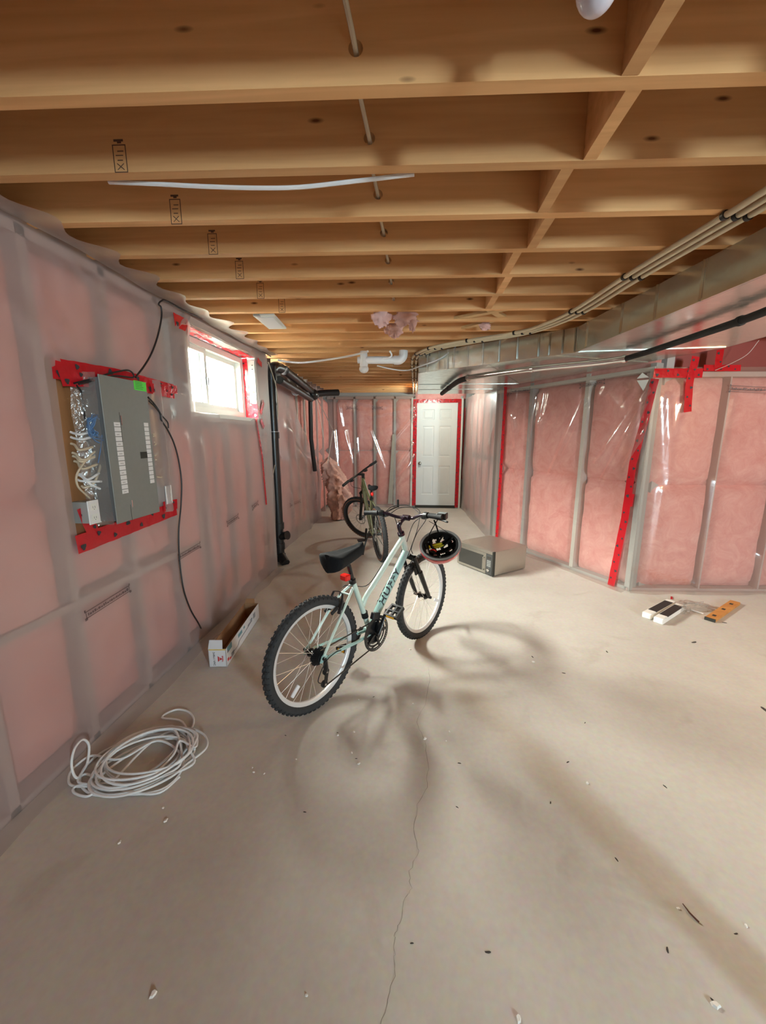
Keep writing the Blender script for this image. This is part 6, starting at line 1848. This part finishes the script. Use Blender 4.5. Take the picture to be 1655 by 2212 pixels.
# print on the end: sideways words, red triangle mark
emx = basis(CM @ V(-0.0008, BW*0.66, BH*0.48), (0, 0, -1), -bl if False else (bl*1.0), -bdir)
zz_ = -bdir; xx_ = Vector((0, 0, -1)); yy_ = zz_.cross(xx_)
def endtext(body, size, along, across, mat, bold=0.0):
    o = text_mesh('lettering', body, size, mat, None, basis(CM @ V(-0.0008, across, along), xx_, yy_, zz_), extrude=0.0003, bold=bold)
    o.data.transform(Matrix.Translation(-bc0)); o.parent = es
endtext('3-IN-1 VAC', 0.019, BH*0.46, BW*0.70, 'ink')
endtext('BISSELL', 0.013, BH*0.46, BW*0.22, 'logo_red', 0.0003)
m2 = MB(); cen = CM @ V(-0.0008, BW*0.40, BH*0.46)
m2.prism([cen+V(0, 0, -0.020)+yy_*-0.010, cen+V(0, 0, 0.020)+yy_*-0.010, cen+V(0, 0, 0.012)+yy_*-0.001, cen+V(0, 0, -0.012)+yy_*-0.001], zz_*0.0004)
m2.prism([cen+V(0, 0, -0.011)+yy_*0.002, cen+V(0, 0, 0.011)+yy_*0.002, cen+yy_*0.018], zz_*0.0004)
sub(m2, 'logo_mark', 'logo_red', es, cb, 'red triangle logo')
# print on the long side: vacuum picture and blocks
m2 = MB()
m2.tube(smooth_path([CM @ V(0.10, -0.0004, 0.040), CM @ V(0.20, -0.0004, 0.038), CM @ V(0.24, -0.0004, 0.056), CM @ V(0.40, -0.0004, 0.062), CM @ V(0.47, -0.0004, 0.070), CM @ V(0.52, -0.0004, 0.086), CM @ V(0.47, -0.0004, 0.088)], 5), 0.0045, 6, flat=0.15)
for (a, b, c, d) in ((0.08, 0.13, 0.02, 0.05), (0.42, 0.52, 0.060, 0.075), (0.55, 0.60, 0.06, 0.10)):
    m2.box((a, -0.0006, c), (b, 0, d), CM)
sub(m2, 'product_picture', 'carton_grey_print', rs, cb)
m2 = MB()
for (a, b, c, d) in ((0.02, 0.10, 0.085, 0.124), (0.22, 0.30, 0.08, 0.105), (0.33, 0.36, 0.09, 0.105)): m2.box((a, -0.0006, c), (b, 0, d), CM)
sub(m2, 'print_block', 'carton_teal_print', rs, cb)
m2 = MB()
for (a, b, c, d) in ((0.02, 0.035, 0.09, 0.10), (0.05, 0.075, 0.02, 0.035), (0.015, 0.04, 0.03, 0.05)): m2.box((a, -0.0006, c), (b, 0, d), CM)
sub(m2, 'print_block', 'logo_red', rs, cb)

# ---------------- coil of white cable on the floor
rc2 = random.Random(12)
def floor_px(x, y, z=0.006):
    p = onz(x, y, z); return p
mb_pts = []
cc = onz(312, 1648, 0)
loops = []
for k in range(10):
    ang0 = rc2.uniform(0, 6.28)
    ra, rb_ = rc2.uniform(0.165, 0.215), rc2.uniform(0.125, 0.185)
    rot = R_(40+rc2.uniform(-35, 35)); off = V(rc2.uniform(-.045, .045), rc2.uniform(-.04, .04), 0)
    for i in range(12):
        a = 2*math.pi*i/12+ang0*0
        x, y = ra*math.cos(a), rb_*math.sin(a)
        p = cc+off+V(x*math.cos(rot)-y*math.sin(rot), x*math.sin(rot)+y*math.cos(rot), 0)
        z = 0.006+0.004*k+0.006*abs(math.sin(a*1.5+k))+0.012*max(0, math.sin(a+k*1.3))*(k > 2)
        mb_pts.append(V(p.x, p.y, z))
# stray loops
mb_pts += [floor_px(*q) for q in [(395, 1560, .012), (350, 1550, .010), (380, 1533, .008), (408, 1538, .008), (419, 1556, .008), (410, 1578, .008), (385, 1586, .012)]]
mb_pts += [floor_px(*q) for q in [(330, 1600, .03), (250, 1650, .03), (205, 1690, .02), (215, 1705, .012), (280, 1716, .010), (350, 1705, .010), (390, 1668, .010), (392, 1630, .02), (340, 1600, .035)]]
mb_pts += [floor_px(*q) for q in [(260, 1640, .035), (200, 1632, .02), (158, 1660, .010), (148, 1685, .008), (160, 1698, .010), (210, 1700, .012), (190, 1720, .008), (160, 1712, .008), (165, 1698, .012), (215, 1688, .02)]]
# upright loop leaning on the wall
mb_pts += [onx(190, 1690, -1.40), onx(165, 1680, -1.41), onx(155, 1655, -1.43), onx(160, 1620, -1.44), onx(178, 1598, -1.45), onx(192, 1610, -1.44), onx(188, 1650, -1.42), onx(170, 1690, -1.39), floor_px(240, 1692, .02)]
mb_pts += [floor_px(*q) for q in [(300, 1690, .02), (370, 1650, .02), (392, 1612, .02), (372, 1580, .02), (325, 1605, .03), (270, 1660, .03), (245, 1695, .03), (290, 1712, .014), (345, 1712, .008), (388, 1678, .008)]]
for p in mb_pts:
    if p.z < 0.006: p.z = 0.006
cable('cable_coil', mb_pts, 0.0050, 'white_cable', 'loose coil of white cable on the floor at the left', 'cable coil', sub=6, n=8)

# ---------------- scraps on the floor at the right
def bar(name, mid_px, end_px, w_, h_, label, cat, group=None):
    a = onz(*mid_px, 0); b = onz(*end_px, 0); d = (b-a).normalized(); L_ = (b-a).length; s_ = Vector((-d.y, d.x, 0))
    t = thing(name, label, cat, a, group=group)
    return t, basis(a, d, s_, (0, 0, 1)), L_
for (a, b, l_) in (((1396, 1336), (1448, 1307), 'white foam bar with a black taped middle, left one by the right wall'), ((1421, 1347), (1469, 1316), 'white foam bar with a black taped middle, right one of the pair')):
    t, M_, L_ = bar('foam_bar', a, b, .06, .04, l_, 'foam bar', 'foam bars on the floor')
    MB().box((0, -0.034, 0), (L_, 0.034, 0.048), M_, bev=0.005).build('foam_body', 'foam_white', t, world=True, smooth=False)
    MB().box((0.085, -0.0345, 0.044), (L_-0.055, 0.026, 0.0495), M_).build('black_tape', 'black_tape', t, world=True, smooth=False)
t, M_, L_ = bar('wooden_level', (1534, 1341), (1588, 1304), .06, .02, 'short orange wooden level with slots lying on the floor at the right', 'level')
MB().box((0, -0.035, 0), (L_, 0.035, 0.024), M_, bev=0.002).build('body', 'orange_wood', t, world=True, smooth=False)
MB().box((-0.012, -0.0355, 0), (0.0, 0.0355, 0.0245), M_).build('end_cap', 'dark_gap', t, world=True, smooth=False)
for f_ in (0.14, 0.50, 0.82):
    MB().box((L_*f_-0.018, -0.012, 0.0235), (L_*f_+0.018, 0.012, 0.0246), M_).build('slot', 'dark_gap', t, world=True, smooth=False)
nzc = vnoise(44)
def crumple(name, c, rx, ry, rz, seed, mat, label, cat):
    g = []; NU, NV = 24, 12
    for j in range(NV+1):
        t = math.pi/2*j/NV; row = []
        for i in range(NU):
            a = 2*math.pi*i/NU
            k = 1+0.7*nzc(a*2.5+seed, t*4)+0.6*nzc(a*6, t*9+seed)
            row.append(V(c.x+rx*math.cos(t)*math.cos(a)*k, c.y+ry*math.cos(t)*math.sin(a)*k, max(0.001, rz*math.sin(t)*k)))
        row.append(row[0]); g.append(row)
    o = MB().sheet(g).build(name, mat, angle=25, recalc=False); tag(recentre(o), label, cat)
crumple('plastic_scrap', onz(1500, 1312, 0), 0.15, 0.09, 0.035, 2, 'bag_film', 'crumpled clear plastic bag on the floor between the foam bars and the wooden level', 'plastic bag')
crumple('plastic_scrap', onz(1474, 1322, 0), 0.05, 0.04, 0.05, 9, 'bag_film', 'balled up yellowish plastic touching the right foam bar', 'plastic scrap')
o = MB().box((-0.03, -0.008, 0), (0.03, 0.008, 0.006), Matrix.Translation(onz(1451, 1292, 0)) @ Matrix.Rotation(1.0, 4, 'Z')).build('tape_scrap', 'red_tape', smooth=False); tag(recentre(o), 'small scrap of red tape near the foam bars', 'tape scrap')
o = MB().tube(smooth_path([onz(1478, 1313, .004), onz(1495, 1318, .012), onz(1520, 1326, .004)], 5), 0.004, 6).build('white_string', 'white_cable'); tag(recentre(o), 'short white string lying before the clear bag', 'string')

# ---------------- white crumbs and dark specks scattered on the slab
def chip_mesh(name, mat, s0):
    r_ = random.Random(s0); mb = MB(); n = 7
    low, top = [], []
    for i in range(n):
        a = 2*math.pi*i/n; k = 0.6+0.6*r_.random()
        low.append(V(math.cos(a)*k, math.sin(a)*k*0.7, 0)); top.append(V(math.cos(a)*k*0.7, math.sin(a)*k*0.5, 0.55+0.2*r_.random()))
    mb.v += low+top
    for i in range(n): j = (i+1) % n; mb.face((i, j, n+j, n+i))
    mb.face(list(range(n))[::-1]); mb.face(list(range(n, 2*n)))
    return mb.build(name, mat, None, smooth=False)
wc_ = [(730, 1588, 5), (765, 1581, 4), (640, 1640, 3), (760, 1626, 4), (775, 1650, 5), (548, 1668, 4), (545, 1658, 3), (571, 1671, 3), (331, 2148, 8), (1546, 2172, 9), (918, 1596, 6), (971, 1581, 4), (964, 1601, 3), (1269, 1692, 5), (886, 1403, 5), (1466, 1963, 4), (1612, 2000, 4), (258, 1820, 5), (358, 1773, 6), (1120, 2201, 8), (352, 1745, 4), (892, 1520, 3), (775, 1512, 3), (662, 2150, 4), (1152, 1430, 5)]
proto = chip_mesh('plaster_crumb', 'foam_white', 5)
for i, (x, y, s_) in enumerate(wc_):
    o = proto if i == 0 else proto.copy()
    if i: COL.objects.link(o)
    p = onz(x, y, 0); d = (p-CAM).length; sc = s_*0.62*d/FPX
    o.location = p; o.scale = (sc, sc, sc*0.8); o.rotation_euler = (0, 0, rnd.uniform(0, 6))
    tag(o, 'tiny white plaster crumb on the concrete floor', 'crumb', 'white crumbs scattered on the floor')
dk = [(727, 1584, 4), (1218, 1455, 6), (1150, 1420, 6), (1263, 1562, 4), (985, 1745, 5), (655, 1756, 5), (1435, 1700, 6), (1188, 1735, 5), (1330, 1858, 6), (1441, 2057, 7), (1053, 2060, 8), (886, 2041, 5), (915, 1598, 4), (768, 1640, 4), (1540, 2167, 8), (1225, 1648, 6), (990, 1650, 6), (1500, 1388, 9), (1566, 1346, 6), (1311, 1409, 6), (615, 1590, 4), (806, 1506, 4), (1650, 1533, 12), (1590, 2020, 5), (1120, 2205, 6)]
proto = chip_mesh('dirt_speck', 'lint_dark', 8)
for i, (x, y, s_) in enumerate(dk):
    o = proto if i == 0 else proto.copy()
    if i: COL.objects.link(o)
    p = onz(x, y, 0); d = (p-CAM).length; sc = s_*0.50*d/FPX
    o.location = p+V(0.004, 0.004, 0); o.scale = (sc*1.3, sc*0.7, sc*0.3); o.rotation_euler = (0, 0, rnd.uniform(0, 6))
    tag(o, 'tiny dark dirt speck on the concrete floor', 'speck', 'dark specks scattered on the floor')
o = MB().tube([onz(1475, 1952, .004), onz(1490, 1972, .004), onz(1510, 1992, .003)], [0.0015, 0.0025, 0.003], 6).build('dark_twig', 'twig'); tag(recentre(o), 'thin dark red-brown sliver lying on the floor at the lower right', 'sliver')

# ---------------- outside the window: well, fence, plant
GX = -1.95
well = thing('window_well', 'pale corrugated window well seen through the window', 'window well', (-2.6, 3.3, 1.2))
g = []
for j in range(61):
    z = 1.25+0.90*j/60
    rip = 0.022*math.sin(j*2*math.pi/7.5)
    row = []
    for i in range(33):
        a = math.pi*(i/32)
        row.append(V(-1.78-(0.95+rip)*math.sin(a)**0.8, 3.5-(1.15+rip)*math.cos(a), z))
    g.append(row)
MB().sheet(g).build('liner', 'well_metal', well, world=True, recalc=False, angle=80)
MB().box((-3.0, 2.0, 1.0), (-1.76, 5.0, 1.27)).build('gravel', 'soil', well, world=True, smooth=False)
fence = thing('yard_fence', 'pale slatted fence beyond the window well', 'fence', (-5.0, 5.5, 2.05))
for k in range(40):
    y = 2.0+0.17*k
    MB().box((-5.02, y, 2.12), (-5.0, y+0.10, 3.0)).build('slat', 'well_metal', fence, world=True, smooth=False)
for z in (2.25, 2.85): MB().box((-5.06, 1.9, z), (-5.02, 8.9, z+0.09)).build('rail', 'well_metal', fence, world=True, smooth=False)
struct(MB().box((-12, -8, 1.9), (-2.78, 14, 2.05)).box((-2.78, -8, 1.9), (-1.96, 2.3, 2.05)).box((-2.78, 4.7, 1.9), (-1.96, 14, 2.05)).build('ground', 'soil', smooth=False), 'yard ground outside the window')
plant = thing('wild_plant', 'small yellow flowered plant growing in the window well', 'plant', (-2.1, 3.95, 1.27))
rp = random.Random(4)
for k in range(3):
    p0 = V(-2.1+0.03*k, 3.93+0.03*k, 1.27); hgt = 0.62-0.10*k
    top = p0+V(rp.uniform(-.05, .05), rp.uniform(-.06, .08), hgt)
    pth = smooth_path([p0, p0.lerp(top, 0.5)+V(.02, .02, 0), top, top+V(.01, .05, -.03)], 5)
    MB().tube(pth, 0.004, 6).build('stem', 'leaf', plant, world=True)
    for q in range(6):
        c = pth[3+q*2]; a = rp.uniform(0, 6.28)
        d = V(math.cos(a), math.sin(a), 0.2).normalized(); s_ = d.cross(V(0, 0, 1)).normalized()
        l_ = rp.uniform(.04, .075)
        mb = MB(); mb.sheet([[c, c], [c+d*l_*.4-s_*.018, c+d*l_*.4+s_*.018+V(0, 0, .004)], [c+d*l_-V(0, 0, .012), c+d*l_-V(0, 0, .012)]])
        mb.build('leaf', 'leaf' if k else 'flower_yellow', plant, world=True, recalc=False)
